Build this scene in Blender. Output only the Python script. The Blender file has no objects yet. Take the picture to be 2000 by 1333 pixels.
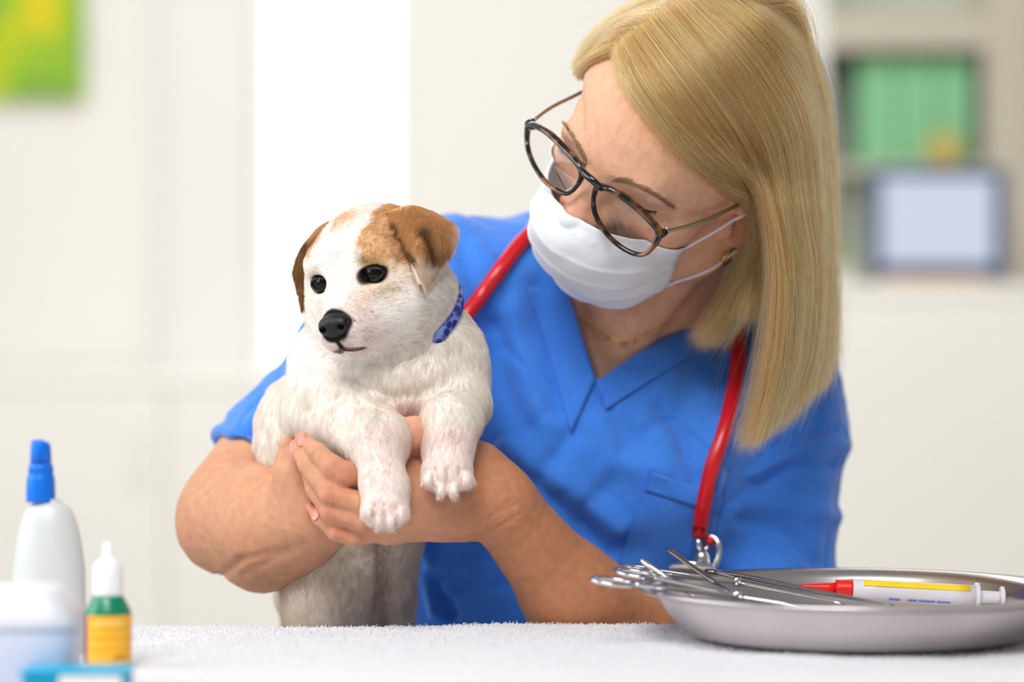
import bpy, math
import numpy as np
from mathutils import Vector, Matrix
from mathutils.bvhtree import BVHTree

# ---------------------------------------------------------------- camera, light, exposure
S = bpy.context.scene
COL = S.collection
S.view_settings.view_transform = 'Standard'
S.view_settings.look = 'None'
S.view_settings.gamma = 1.0
S.view_settings.use_curve_mapping = False
S.view_settings.exposure = 0.0
S.cycles.use_denoising = True
S.cycles.max_bounces = 8
S.cycles.transparent_max_bounces = 12
CAMZ = 1.0
FPX = 85 / 36 * 2000
cam_d = bpy.data.cameras.new('camera'); cam = bpy.data.objects.new('camera', cam_d); COL.objects.link(cam)
cam.location = (0, 0, CAMZ); cam.rotation_euler = (math.pi / 2, 0, 0)
cam_d.lens = 85; cam_d.sensor_width = 36; cam_d.clip_start = 0.05; cam_d.clip_end = 60
cam_d.dof.use_dof = True; cam_d.dof.focus_distance = 1.74; cam_d.dof.aperture_fstop = 2.3
S.camera = cam

W = bpy.data.worlds.new('world'); S.world = W; W.use_nodes = True
bgn = W.node_tree.nodes['Background']
bgn.inputs[0].default_value = (0.95, 0.97, 1.0, 1); bgn.inputs[1].default_value = 0.27

def area(name, loc, target, sx, sy, power, col=(1, 1, 1)):
    l = bpy.data.lights.new(name, 'AREA'); l.shape = 'RECTANGLE'; l.size = sx; l.size_y = sy
    l.energy = power; l.color = col
    o = bpy.data.objects.new(name, l); COL.objects.link(o)
    o.location = loc
    o.rotation_euler = (Vector(target) - Vector(loc)).to_track_quat('-Z', 'Y').to_euler()
    return o
area('assumed_daylight_left', (-1.9, 1.5, 1.75), (0.0, 1.8, 1.0), 1.8, 1.4, 28, (0.93, 0.97, 1.0))  # assumed daylight from the left; unseen area light with no window built there
area('front_fill', (-0.45, 0.05, 2.75), (0.05, 1.8, 1.0), 1.5, 1.0, 58, (1.0, 0.985, 0.96))  # soft overhead fill added in front; no window stands there
area('back_fill', (-0.3, 4.0, 2.66), (-0.3, 4.3, 0), 2.6, 1.2, 39, (1.0, 0.99, 0.98))  # unseen overhead fill added to brighten the background; no ceiling fixture is modelled

# ---------------------------------------------------------------- helpers: points
def P(px, py, D):
    """world point seen at photo position (px, py) at distance D from the lens"""
    return np.array([(px - 1000) / FPX * D, D, CAMZ + (666.5 - py) / FPX * D])
def PX(v):
    v = np.asarray(v)
    return np.stack([1000 + FPX * v[..., 0] / v[..., 1], 666.5 - FPX * (v[..., 2] - CAMZ) / v[..., 1]], -1)
def rotvec(r):
    r = np.array(r, float); th = np.linalg.norm(r); k = r / th
    K = np.array([[0, -k[2], k[1]], [k[2], 0, -k[0]], [-k[1], k[0], 0]])
    return np.eye(3) + math.sin(th) * K + (1 - math.cos(th)) * K @ K
class Frame:
    def __init__(s, rv, c, sc): s.R = rotvec(rv); s.c = np.array(c, float); s.s = sc
    def w(s, p): return (np.asarray(p, float) * s.s) @ s.R.T + s.c
    def l(s, p): return ((np.asarray(p, float) - s.c) @ s.R) / s.s
    def at(s, px, py, y):
        """world point on the plane local-y = y seen at (px, py)"""
        o = np.array([0, 0, CAMZ]); d = P(px, py, 1.0) - o; n = s.R[:, 1]
        t = (y * s.s + n @ (s.c - o)) / (n @ d)
        return o + d * t

# ---------------------------------------------------------------- helpers: noise
_rng = np.random.default_rng(7)
_perm = _rng.random((64, 64, 64)).astype(np.float32) * 2 - 1
def vnoise(p, f):
    q = np.asarray(p) * f; i = np.floor(q).astype(int); t = q - i; t = t * t * (3 - 2 * t); out = 0
    for dx in (0, 1):
        for dy in (0, 1):
            for dz in (0, 1):
                w = (t[:, 0] if dx else 1 - t[:, 0]) * (t[:, 1] if dy else 1 - t[:, 1]) * (t[:, 2] if dz else 1 - t[:, 2])
                out = out + w * _perm[(i[:, 0] + dx) % 64, (i[:, 1] + dy) % 64, (i[:, 2] + dz) % 64]
    return out
def sstep(a, b, x):
    t = np.clip((x - a) / (b - a), 0, 1); return t * t * (3 - 2 * t)

# ---------------------------------------------------------------- helpers: smooth solid modelling on a grid
class Vol:
    def __init__(s, lo, hi, h):
        s.lo = np.array(lo, float); s.h = h
        s.n = np.ceil((np.array(hi) - s.lo) / h).astype(int) + 1
        s.d = np.full(s.n, 0.5, np.float32)
    def block(s, lo, hi):
        a = np.clip(np.floor((lo - s.lo) / s.h).astype(int), 0, s.n); b = np.clip(np.ceil((hi - s.lo) / s.h).astype(int) + 1, 0, s.n)
        if np.any(b <= a): return None
        sl = tuple(slice(i, j) for i, j in zip(a, b))
        ax = [(s.lo[i] + s.h * np.arange(a[i], b[i])).astype(np.float32) for i in range(3)]
        return sl, (ax[0][:, None, None], ax[1][None, :, None], ax[2][None, None, :])
    def op(s, fn, lo, hi, k, sub=False):
        m = k + 3 * s.h
        r = s.block(np.array(lo) - m, np.array(hi) + m)
        if r is None: return
        sl, X = r; b = fn(X); a = s.d[sl]
        if sub: b = -b
        if k > 0:
            e = np.maximum(k - np.abs(a - b), 0) ** 2 * (0.25 / k)
        else: e = 0
        s.d[sl] = (np.maximum(a, b) + e) if sub else (np.minimum(a, b) - e)
    def cone(s, a, b, ra, rb, k=0.0, sub=False, flat=None, q=1.0):
        """tapered capsule; flat = direction in which the section is squashed by q"""
        a = np.asarray(a, float); b = np.asarray(b, float); ba = b - a; L2 = max(ba @ ba, 1e-12); r = max(ra, rb)
        if flat is not None: f = np.asarray(flat, float); f = f / np.linalg.norm(f)
        def fn(X):
            p = [X[i] - np.float32(a[i]) for i in range(3)]
            t = np.clip((p[0] * ba[0] + p[1] * ba[1] + p[2] * ba[2]) / L2, 0, 1)
            e = [p[i] - t * np.float32(ba[i]) for i in range(3)]
            d2 = e[0] ** 2 + e[1] ** 2 + e[2] ** 2
            if flat is not None:
                n = e[0] * f[0] + e[1] * f[1] + e[2] * f[2]
                d2 = d2 + n * n * (1 / q ** 2 - 1)
            return (np.sqrt(d2) - (ra + (rb - ra) * t)).astype(np.float32)
        s.op(fn, np.minimum(a, b) - r, np.maximum(a, b) + r, k, sub)
    def chain(s, pts, rs, k=0.0, **kw):
        for i in range(len(pts) - 1): s.cone(pts[i], pts[i + 1], rs[i], rs[i + 1], k, **kw)
    def ell(s, c, r, k=0.0, R=None, sub=False):
        c = np.asarray(c, float); r = np.asarray(r, float); R = np.eye(3) if R is None else R
        ext = np.sqrt(((R * r) ** 2).sum(1))
        def fn(X):
            p = [X[i] - np.float32(c[i]) for i in range(3)]
            q = [(p[0] * R[0, j] + p[1] * R[1, j] + p[2] * R[2, j]) for j in range(3)]
            k0 = np.sqrt((q[0] / r[0]) ** 2 + (q[1] / r[1]) ** 2 + (q[2] / r[2]) ** 2)
            k1 = np.sqrt((q[0] / r[0] ** 2) ** 2 + (q[1] / r[1] ** 2) ** 2 + (q[2] / r[2] ** 2) ** 2) + 1e-6
            return (k0 * (k0 - 1) / k1).astype(np.float32)
        s.op(fn, c - ext, c + ext, k, sub)
    def planes(s, pl, lo, hi, k=0.0):
        """cut away the region inside all half spaces (n, p): n.(x-p) < 0"""
        def fn(X):
            out = None
            for n, p in pl:
                n = np.asarray(n, float); n = n / np.linalg.norm(n); p = np.asarray(p, float)
                v = (X[0] - p[0]) * n[0] + (X[1] - p[1]) * n[1] + (X[2] - p[2]) * n[2]
                out = v if out is None else np.maximum(out, v)
            return out.astype(np.float32)
        s.op(fn, lo, hi, k, True)
    def mesh(s):
        d = s.d; ins = d < 0
        n = np.array(d.shape)
        c = np.zeros(n - 1, np.uint8)
        offs = [(x, y, z) for x in (0, 1) for y in (0, 1) for z in (0, 1)]
        for x, y, z in offs: c += ins[x:n[0] - 1 + x, y:n[1] - 1 + y, z:n[2] - 1 + z]
        act = np.argwhere((c > 0) & (c < 8))
        idx = np.full(n - 1, -1, np.int32); idx[tuple(act.T)] = np.arange(len(act))
        cv = np.stack([d[act[:, 0] + x, act[:, 1] + y, act[:, 2] + z] for x, y, z in offs], 1)
        acc = np.zeros((len(act), 3)); cnt = np.zeros(len(act))
        for i, a in enumerate(offs):
            for ax in range(3):
                if a[ax] == 0:
                    b = list(a); b[ax] = 1; j = offs.index(tuple(b))
                    va, vb = cv[:, i], cv[:, j]; m = (va < 0) != (vb < 0)
                    t = va[m] / (va[m] - vb[m]); p = np.tile(np.array(a, float), (m.sum(), 1)); p[:, ax] += t
                    acc[m] += p; cnt[m] += 1
        v = s.lo + s.h * (act + acc / cnt[:, None])
        quads = []
        for ax in range(3):
            sl0 = [slice(None)] * 3; sl1 = [slice(None)] * 3; sl0[ax] = slice(0, -1); sl1[ax] = slice(1, None)
            e = np.argwhere(ins[tuple(sl0)] != ins[tuple(sl1)])
            u, w = [(1, 2), (2, 0), (0, 1)][ax]
            e = e[(e[:, u] > 0) & (e[:, w] > 0) & (e[:, u] < n[u] - 1) & (e[:, w] < n[w] - 1)]
            def cell(du, dw):
                q = e.copy(); q[:, u] += du; q[:, w] += dw; return idx[tuple(q.T)]
            f = np.stack([cell(-1, -1), cell(0, -1), cell(0, 0), cell(-1, 0)], 1)
            flip = ~ins[tuple(e.T)]
            f[flip] = f[flip][:, ::-1]
            quads.append(f)
        return v, np.concatenate(quads)

def normals(v, f):
    a = v[f]; fn = np.cross(a[:, 2] - a[:, 0], a[:, 3 if f.shape[1] == 4 else 1] - a[:, 1 if f.shape[1] == 4 else 0])
    vn = np.zeros_like(v)
    for i in range(f.shape[1]):
        for c in range(3): vn[:, c] += np.bincount(f[:, i], fn[:, c], len(v))
    return vn / (np.linalg.norm(vn, axis=1, keepdims=True) + 1e-12)
def relax(v, f, it=1, lam=0.5):
    n = f.shape[1]
    for _ in range(it):
        acc = np.zeros_like(v); cnt = np.zeros(len(v))
        for i in range(n):
            for j in (f[:, (i + 1) % n],):
                for c in range(3): acc[:, c] += np.bincount(f[:, i], v[j, c], len(v)) + np.bincount(j, v[f[:, i], c], len(v))
                cnt += np.bincount(f[:, i], minlength=len(v)) + np.bincount(j, minlength=len(v))
        v = v + lam * (acc / cnt[:, None] - v)
    return v

# ---------------------------------------------------------------- helpers: objects
def link(name, data, parent=None):
    o = bpy.data.objects.new(name, data); COL.objects.link(o)
    if parent is not None: o.parent = parent
    return o
def mesh_np(name, v, f, mat=None, parent=None, smooth=True, col=None):
    me = bpy.data.meshes.new(name)
    v = np.asarray(v, np.float32)
    if isinstance(f, np.ndarray):
        k = f.shape[1]
        me.vertices.add(len(v)); me.vertices.foreach_set('co', v.ravel())
        me.loops.add(f.size); me.loops.foreach_set('vertex_index', f.astype(np.int32).ravel())
        me.polygons.add(len(f)); me.polygons.foreach_set('loop_start', np.arange(0, f.size, k, dtype=np.int32))
        me.update(calc_edges=True); me.validate()
    else:
        me.from_pydata([tuple(map(float, p)) for p in v], [], [list(map(int, q)) for q in f]); me.update()
    me.polygons.foreach_set('use_smooth', np.full(len(me.polygons), smooth))
    if col is not None:
        a = me.color_attributes.new('Col', 'FLOAT_COLOR', 'POINT')
        c = np.ones((len(v), 4), np.float32); c[:, :3] = col; a.data.foreach_set('color', c.ravel())
    if mat is not None: me.materials.append(mat)
    return link(name, me, parent)
def tag(o, label=None, cat=None, group=None, kind=None):
    if label: o['label'] = label
    if cat: o['category'] = cat
    if group: o['group'] = group
    if kind: o['kind'] = kind
    return o
def empty(name, loc=(0, 0, 0)):
    o = bpy.data.objects.new(name, None); COL.objects.link(o); o.location = loc; o.empty_display_size = .02
    return o
def kid(o, parent):
    """parent a part whose mesh is in world coordinates to an Empty standing at its base"""
    o.parent = parent; o.matrix_parent_inverse = Matrix.Translation(-Vector(parent.location)); return o

def catmull(pts, n, closed=False):
    p = np.asarray(pts, float); m = len(p)
    if closed: q = np.concatenate([p[-1:], p, p[:2]]); segs = m
    else: q = np.concatenate([2 * p[:1] - p[1:2], p, 2 * p[-1:] - p[-2:-1]]); segs = m - 1
    t = np.linspace(0, segs, n, endpoint=not closed); i = np.minimum(t.astype(int), segs - 1); u = (t - i)[:, None]
    a, b, c, d = q[i], q[i + 1], q[i + 2], q[i + 3]
    return 0.5 * (2 * b + (c - a) * u + (2 * a - 5 * b + 4 * c - d) * u ** 2 + (3 * b - 3 * c + d - a) * u ** 3)
def tube_vf(path, r, seg=10, closed=False, flat=None, up=None):
    """swept tube; r scalar or per point; flat = (w,h) factors with up as fixed reference"""
    p = np.asarray(path, float); n = len(p)
    r = np.broadcast_to(np.asarray(r, float), (n,))
    t = np.roll(p, -1, 0) - np.roll(p, 1, 0)
    if not closed: t[0] = p[1] - p[0]; t[-1] = p[-1] - p[-2]
    t /= np.linalg.norm(t, axis=1, keepdims=True) + 1e-12
    if up is not None:
        A = np.cross(t, np.asarray(up, float)); A /= np.linalg.norm(A, axis=1, keepdims=True) + 1e-12; B = np.cross(A, t)
    else:
        ref = np.array([0, 0, 1.0]) if abs(t[0][2]) < .9 else np.array([1.0, 0, 0])
        A = np.zeros_like(p); a = np.cross(t[0], ref)
        for i in range(n):
            a = a - t[i] * (a @ t[i]); a /= np.linalg.norm(a) + 1e-12; A[i] = a
        B = np.cross(t, A)
    w, h = flat or (1, 1)
    th = np.arange(seg) / seg * 2 * np.pi
    v = p[:, None] + r[:, None, None] * (w * np.cos(th)[None, :, None] * A[:, None] + h * np.sin(th)[None, :, None] * B[:, None])
    v = v.reshape(-1, 3); f = []
    for i in range(n if closed else n - 1):
        j = (i + 1) % n
        for k in range(seg): f.append([i * seg + k, i * seg + (k + 1) % seg, j * seg + (k + 1) % seg, j * seg + k])
    if not closed: f.append(list(range(seg))[::-1]); f.append([(n - 1) * seg + k for k in range(seg)])
    return v, f
def tube(name, path, r, mat, parent=None, **kw):
    v, f = tube_vf(path, r, **kw); return mesh_np(name, v, f, mat, parent)
def lathe_vf(prof, seg=48, c=(0, 0, 0), sx=1.0, sy=1.0, R=None):
    pr = np.asarray(prof, float); th = np.arange(seg) / seg * 2 * np.pi
    v = np.stack([pr[:, None, 0] * np.cos(th) * sx, pr[:, None, 0] * np.sin(th) * sy, np.broadcast_to(pr[:, None, 1], (len(pr), seg))], -1).reshape(-1, 3)
    f = []
    for i in range(len(pr) - 1):
        for k in range(seg): f.append([i * seg + k, i * seg + (k + 1) % seg, (i + 1) * seg + (k + 1) % seg, (i + 1) * seg + k])
    f.append(list(range(seg))[::-1]); f.append([(len(pr) - 1) * seg + k for k in range(seg)])
    if R is not None: v = v @ np.asarray(R).T
    return v + np.asarray(c, float), f
def lathe(name, prof, mat, parent=None, **kw):
    v, f = lathe_vf(prof, **kw); return mesh_np(name, v, f, mat, parent)
def box(name, lo, hi, mat, parent=None, bev=0.0, seg=2):
    lo = np.array(lo); hi = np.array(hi)
    v = [[(lo, hi)[i][0], (lo, hi)[j][1], (lo, hi)[k][2]] for i in (0, 1) for j in (0, 1) for k in (0, 1)]
    f = [[0, 1, 3, 2], [4, 6, 7, 5], [0, 4, 5, 1], [2, 3, 7, 6], [0, 2, 6, 4], [1, 5, 7, 3]]
    o = mesh_np(name, v, f, mat, parent, smooth=False)
    if bev > 0:
        m = o.modifiers.new('bevel', 'BEVEL'); m.width = bev; m.segments = seg
    return o
def grid_vf(pts):
    """pts (n, m, 3) -> quads"""
    n, m = pts.shape[:2]; i = np.arange(n * m).reshape(n, m)
    return pts.reshape(-1, 3), np.stack([i[:-1, :-1], i[:-1, 1:], i[1:, 1:], i[1:, :-1]], -1).reshape(-1, 4)
def solid_grid(name, pts, th, mat, parent=None, col=None):
    """a sheet with real thickness (th, to both sides)"""
    v, f = grid_vf(pts); n = normals(v, f); N = len(v); nn, m = pts.shape[:2]
    V = np.concatenate([v + n * th / 2, v - n * th / 2]); F = [q for q in f.tolist()] + [[a + N for a in q[::-1]] for q in f.tolist()]
    i = np.arange(N).reshape(nn, m); rim = np.concatenate([i[0, :], i[1:, -1], i[-1, -2::-1], i[-2:0, 0]])
    for a, b in zip(rim, np.roll(rim, -1)): F.append([b, a, a + N, b + N])
    c = None if col is None else np.concatenate([col, col])
    return mesh_np(name, V, np.array(F), mat, parent, col=c)
def strands(name, pts, rad, mat, parent=None, col=None):
    """pts (n, m, 3) hair strands; rad (n, m) or (m,)"""
    n, m = pts.shape[:2]
    cu = bpy.data.hair_curves.new(name); cu.add_curves([m] * n)
    cu.points.foreach_set('position', np.asarray(pts, np.float32).ravel())
    r = cu.attributes.get('radius') or cu.attributes.new('radius', 'FLOAT', 'POINT')
    r.data.foreach_set('value', np.broadcast_to(np.asarray(rad, np.float32), (n, m)).ravel())
    if col is not None:
        a = cu.attributes.new('Col', 'FLOAT_COLOR', 'POINT'); c = np.ones((n, m, 4), np.float32)
        c[..., :3] = col[:, None, :]; a.data.foreach_set('color', c.ravel())
    cu.materials.append(mat)
    o = link(name, cu, parent); o['kind'] = 'stuff'; return o
def scatter(v, f, n, rng, weight=None):
    """n random points on quads -> positions, face ids, normals"""
    a = v[f]; nr = np.cross(a[:, 2] - a[:, 0], a[:, 3] - a[:, 1]); ar = np.linalg.norm(nr, axis=1)
    w = ar if weight is None else ar * weight
    i = rng.choice(len(f), n, p=w / w.sum()); s = rng.random((n, 1)); t = rng.random((n, 1)); q = a[i]
    p = (q[:, 0] * (1 - s) + q[:, 1] * s) * (1 - t) + (q[:, 3] * (1 - s) + q[:, 2] * s) * t
    return p, i, nr[i] / (ar[i][:, None] + 1e-12)

# ---------------------------------------------------------------- helpers: materials
def lin(r, g, b):
    f = lambda c: (c / 255 / 12.92) if c / 255 <= .04045 else ((c / 255 + .055) / 1.055) ** 2.4
    return (f(r), f(g), f(b))
def mat(name, col, rough=.5, metal=0.0, sss=0.0, trans=0.0, ior=1.45, spec=.5, sheen=0.0, attr=False, noise=None, bump=None, emit=None, coat=0.0):
    """noise = (scale, amount); bump = (scale, strength, distance)"""
    m = bpy.data.materials.new(name); m.use_nodes = True; nt = m.node_tree; b = nt.nodes['Principled BSDF']
    L = nt.links.new
    b.inputs['Roughness'].default_value = rough; b.inputs['Metallic'].default_value = metal
    b.inputs['IOR'].default_value = ior; b.inputs['Specular IOR Level'].default_value = spec
    b.inputs['Transmission Weight'].default_value = trans; b.inputs['Sheen Weight'].default_value = sheen
    b.inputs['Coat Weight'].default_value = coat
    if sss:
        b.inputs['Subsurface Weight'].default_value = sss; b.inputs['Subsurface Radius'].default_value = (1, .35, .2)
        b.inputs['Subsurface Scale'].default_value = .004
    b.inputs['Base Color'].default_value = (*col, 1)
    src = None
    if attr:
        a = nt.nodes.new('ShaderNodeAttribute'); a.attribute_name = 'Col'; src = a.outputs['Color']
        L(src, b.inputs['Base Color'])
    if noise or bump: tc = nt.nodes.new('ShaderNodeTexCoord')
    if noise:
        n = nt.nodes.new('ShaderNodeTexNoise'); n.inputs['Scale'].default_value = noise[0]; n.inputs['Detail'].default_value = 4
        L(tc.outputs['Object'], n.inputs['Vector'])
        h = nt.nodes.new('ShaderNodeMapRange'); h.inputs['To Min'].default_value = 1 - noise[1]; h.inputs['To Max'].default_value = 1 + noise[1]
        h.inputs['From Min'].default_value = .3; h.inputs['From Max'].default_value = .7
        L(n.outputs['Fac'], h.inputs['Value'])
        mx = nt.nodes.new('ShaderNodeMix'); mx.data_type = 'RGBA'; mx.blend_type = 'MULTIPLY'; mx.inputs['Factor'].default_value = 1
        if src is not None: L(src, mx.inputs['A'])
        else: mx.inputs['A'].default_value = (*col, 1)
        L(h.outputs['Result'], mx.inputs['B']); L(mx.outputs['Result'], b.inputs['Base Color'])
    if bump:
        n2 = nt.nodes.new('ShaderNodeTexNoise'); n2.inputs['Scale'].default_value = bump[0]; n2.inputs['Detail'].default_value = 3
        L(tc.outputs['Object'], n2.inputs['Vector'])
        bp = nt.nodes.new('ShaderNodeBump'); bp.inputs['Strength'].default_value = bump[1]; bp.inputs['Distance'].default_value = bump[2]
        L(n2.outputs['Fac'], bp.inputs['Height']); L(bp.outputs['Normal'], b.inputs['Normal'])
    if emit:
        b.inputs['Emission Color'].default_value = (*emit[0], 1); b.inputs['Emission Strength'].default_value = emit[1]
    return m
# ================================================================ the room
M_wall = mat('wall_paint', lin(238, 236, 231), .85, noise=(1.2, .015))
M_floor = mat('floor_vinyl', lin(205, 200, 190), .5, noise=(3, .03))
M_ceil = mat('ceiling_paint', lin(244, 244, 242), .9)
M_cream = mat('cream_laminate', lin(244, 241, 235), .55)
M_white = mat('white_lacquer', lin(244, 244, 242), .4)
def structure(o): o['kind'] = 'structure'; return o
YB = 5.5
structure(box('floor', (-2.4, -.6, -.05), (2.4, YB + .1, 0), M_floor))
structure(box('wall_left', (-2.4, 2.6, 0), (-2.3, YB, 2.7), M_wall))
structure(box('wall_right', (2.3, 2.6, 0), (2.4, YB, 2.7), M_wall))
structure(box('ceiling', (-2.4, 2.6, 2.7), (2.4, YB + .1, 2.8), M_ceil))
def bx(px, D): return (px - 1000) / FPX * D
def bz(py, D): return CAMZ + (666.5 - py) / FPX * D
# back wall with a tall window opening
wx0, wx1, wz0, wz1 = bx(512, YB), bx(782, YB), bz(715, YB), 2.25
wv = []; 
def wall_piece(x0, x1, z0, z1):
    b = len(wv)
    for x in (x0, x1):
        for y in (YB, YB + .1):
            for z in (z0, z1): wv.append((x, y, z))
    return [[b + a for a in q] for q in ([0, 1, 3, 2], [4, 6, 7, 5], [0, 4, 5, 1], [2, 3, 7, 6], [0, 2, 6, 4], [1, 5, 7, 3])]
wf = wall_piece(-2.4, wx0, 0, 2.7) + wall_piece(wx1, 2.4, 0, 2.7) + wall_piece(wx0, wx1, 0, wz0) + wall_piece(wx0, wx1, wz1, 2.7)
structure(mesh_np('wall_back', wv, wf, M_wall, smooth=False))
win = structure(tag(empty('window_1', ((wx0 + wx1) / 2, YB, wz0)), 'tall narrow window, blown out white with daylight'))
kid(box('pane', (wx0 + .01, YB + .05, wz0 + .01), (wx1 - .01, YB + .056, wz1 - .01), mat('daylight_pane', (1, 1, 1), .3, emit=((.97, 1, .985), 1.15))), win)
for nm, lo, hi in (('frame_side', (wx0 - .012, YB - .012, wz0), (wx0 + .012, YB + .06, wz1)), ('frame_side', (wx1 - .012, YB - .012, wz0), (wx1 + .012, YB + .06, wz1)),
                   ('frame_top', (wx0, YB - .012, wz1 - .02), (wx1, YB + .06, wz1 + .02)), ('window_sill', (wx0 - .02, YB - .035, wz0 - .02), (wx1 + .02, YB + .06, wz0 + .008))):
    kid(box(nm, lo, hi, M_white, bev=.003), win)
# panelled door left of the window
dr = structure(tag(empty('door_1', (bx(400, YB), YB, 0)), 'plain off-white door beside the window'))
dx0, dx1 = bx(325, YB), bx(490, YB)
M_door = mat('door_paint', lin(232, 232, 229), .5)
kid(box('door_panel', (dx0, YB - .02, 0), (dx1, YB + .001, 2.1), M_door, bev=.004), dr)
kid(box('door_frame', (dx0 - .02, YB - .03, 0), (dx0, YB + .001, 2.12), M_door), dr)
structure(box('baseboard_back', (-2.3, YB - .015, 0), (2.3, YB - .0005, .08), M_white))
# low cabinet along the left part of the back wall
def cabinet(x0, x1, y0, y1, z1, n, label, m):
    t = tag(empty('cabinet', ((x0 + x1) / 2, (y0 + y1) / 2, 0)), label, 'cabinet')
    kid(box('cabinet_body', (x0, y0 + .02, .06), (x1, y1, z1 - .03), m), t)
    kid(box('plinth', (x0 + .02, y0 + .05, 0), (x1 - .02, y1, .06), m), t)
    kid(box('countertop', (x0 - .004, y0 - .002, z1 - .03), (x1 + .004, y1, z1), m, bev=.008), t)
    w = (x1 - x0) / n
    for i in range(n):
        d = kid(box('cabinet_door', (x0 + i * w + .0015, y0, .07), (x0 + (i + 1) * w - .0015, y0 + .02, z1 - .031), m, bev=.002), t)
        h = box('handle', (x0 + (i + .88) * w, y0 - .02, z1 - .22), (x0 + (i + .88) * w + .012, y0, z1 - .09), M_white, bev=.003)
        h.parent = d
    return t
cabinet(-2.2, -.22, 5.0, YB - .02, bz(735, 5.0), 4, 'long low cream cabinet standing under the bright window', M_cream)
desk = cabinet(.55, 2.2, 4.7, YB - .02, bz(556, 4.7), 3, 'tall cream reception counter carrying the monitor', M_cream)
# painting on the wall
pt = tag(empty('painting', (bx(-40, YB), YB - .02, bz(205, YB))), 'square yellow and green abstract painting hung high on the wall', 'painting')
Mp = bpy.data.materials.new('painted_canvas'); Mp.use_nodes = True; nt = Mp.node_tree
tc = nt.nodes.new('ShaderNodeTexCoord'); ns = nt.nodes.new('ShaderNodeTexNoise'); ns.inputs['Scale'].default_value = 5.5; ns.inputs['Detail'].default_value = 2
cr = nt.nodes.new('ShaderNodeValToRGB'); nt.links.new(tc.outputs['Object'], ns.inputs['Vector']); nt.links.new(ns.outputs['Fac'], cr.inputs['Fac'])
nt.links.new(cr.outputs['Color'], nt.nodes['Principled BSDF'].inputs['Base Color']); nt.nodes['Principled BSDF'].inputs['Roughness'].default_value = .7
cr.color_ramp.elements[0].position = .36; cr.color_ramp.elements[0].color = (*lin(120, 170, 60), 1)
cr.color_ramp.elements[1].position = .62; cr.color_ramp.elements[1].color = (*lin(228, 205, 10), 1)
e = cr.color_ramp.elements.new(.48); e.color = (*lin(158, 196, 25), 1)
kid(box('canvas', (bx(-300, YB), YB - .035, bz(200, YB)), (bx(166, YB), YB - .0005, bz(200, YB) + .52), Mp, bev=.004), pt)
kid(box('stretcher_edge', (bx(-300, YB) - .004, YB - .03, bz(200, YB) - .006), (bx(158, YB) + .006, YB - .0008, bz(200, YB)), mat('raw_wood', lin(228, 214, 190), .7)), pt)
# shelf unit with green boxes
M_beige = mat('beige_board', lin(196, 188, 170), .6)
M_greyg = mat('sage_board', lin(196, 204, 190), .6)
sy0, sy1 = 5.27, YB - .002
su = tag(empty('shelf_unit', (bx(1760, sy0), 5.3, bz(545, sy0))), 'beige open shelf unit mounted above the counter', 'shelf')
sx0, sx1 = bx(1612, sy0), bx(1925, sy0); sz0, sz1 = bz(556, 4.7) + .002, bz(-140, sy0)
kid(box('back_panel', (sx0, sy1 - .02, sz0), (sx1, sy1, sz1), M_greyg), su)
kid(box('side_panel', (sx0 - .02, sy0, sz0), (sx0, sy1, sz1), M_white), su)
kid(box('side_panel', (sx1, sy0, sz0), (sx1 + .10, sy1, sz1), M_beige), su)
kid(box('shelf_board', (sx0, sy0 + .02, bz(318, sy0) - .018), (sx1, sy1 - .02, bz(318, sy0)), M_beige), su)
kid(box('shelf_board', (sx0, sy0 + .005, bz(95, sy0)), (sx1, sy1 - .02, bz(20, sy0)), M_beige), su)
M_green = mat('green_plastic', lin(136, 196, 148), .5); M_green2 = mat('dark_green_plastic', lin(108, 164, 114), .5)
for i, (a, b, lab) in enumerate(((1684, 1756, 'green storage box nearest to the woman on the shelf'), (1759, 1831, 'green storage box in the middle of its row of three'), (1834, 1904, 'green storage box at the beige side panel end of its row'))):
    t = tag(empty('storage_box', (bx((a + b) / 2, sy0), sy0 + .15, bz(318, sy0))), lab, 'storage box', 'green boxes on the shelf')
    z0 = bz(318, sy0) + .0005; z1 = bz(135, sy0)
    kid(box('box_body', (bx(a, sy0), sy0 + .03, z0), (bx(b, sy0), sy1 - .03, z1), M_green, bev=.004), t)
    kid(box('lid', (bx(a, sy0) - .001, sy0 + .026, z1), (bx(b, sy0) + .001, sy1 - .028, bz(112, sy0)), M_green2, bev=.003), t)
ob = tag(empty('ointment_box', (bx(1845, sy0), sy0 + .012, bz(318, sy0))), 'small orange carton before the green boxes', 'carton')
kid(box('carton_body', (bx(1812, sy0), sy0 + .0, bz(318, sy0) + .0005), (bx(1876, sy0), sy0 + .024, bz(262, sy0)), mat('orange_card', lin(196, 176, 92), .6), bev=.002), ob)
# monitor
dz = bz(556, 4.7)
mo = tag(empty('monitor', (bx(1838, 4.85), 4.9, dz)), 'white screen in a dark blue frame on the counter', 'monitor')
M_navy = mat('navy_plastic', lin(48, 76, 118), .45)
mz0, mz1 = bz(545, 4.85), bz(328, 4.85)
kid(box('bezel', (bx(1702, 4.85), 4.85, mz0), (bx(1968, 4.85), 4.88, mz1), M_navy, bev=.006), mo)
kid(box('screen', (bx(1722, 4.85), 4.8485, mz0 + .03), (bx(1940, 4.85), 4.8505, mz1 - .02), mat('lit_screen', (.05, .05, .05), .3, emit=(lin(214, 222, 240), .86))), mo)
kid(box('stand', (bx(1800, 4.85), 4.872, dz), (bx(1876, 4.85), 4.9, mz0 + .06), M_navy, bev=.004), mo)
kid(box('foot', (bx(1750, 4.85), 4.84, dz + .0005), (bx(1920, 4.85), 4.96, dz + .008), M_navy, bev=.003), mo)
fo = tag(empty('folder', (bx(1830, 4.75), 4.76, dz)), 'stack of peach card folders lying before the monitor', 'folder')
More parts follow.
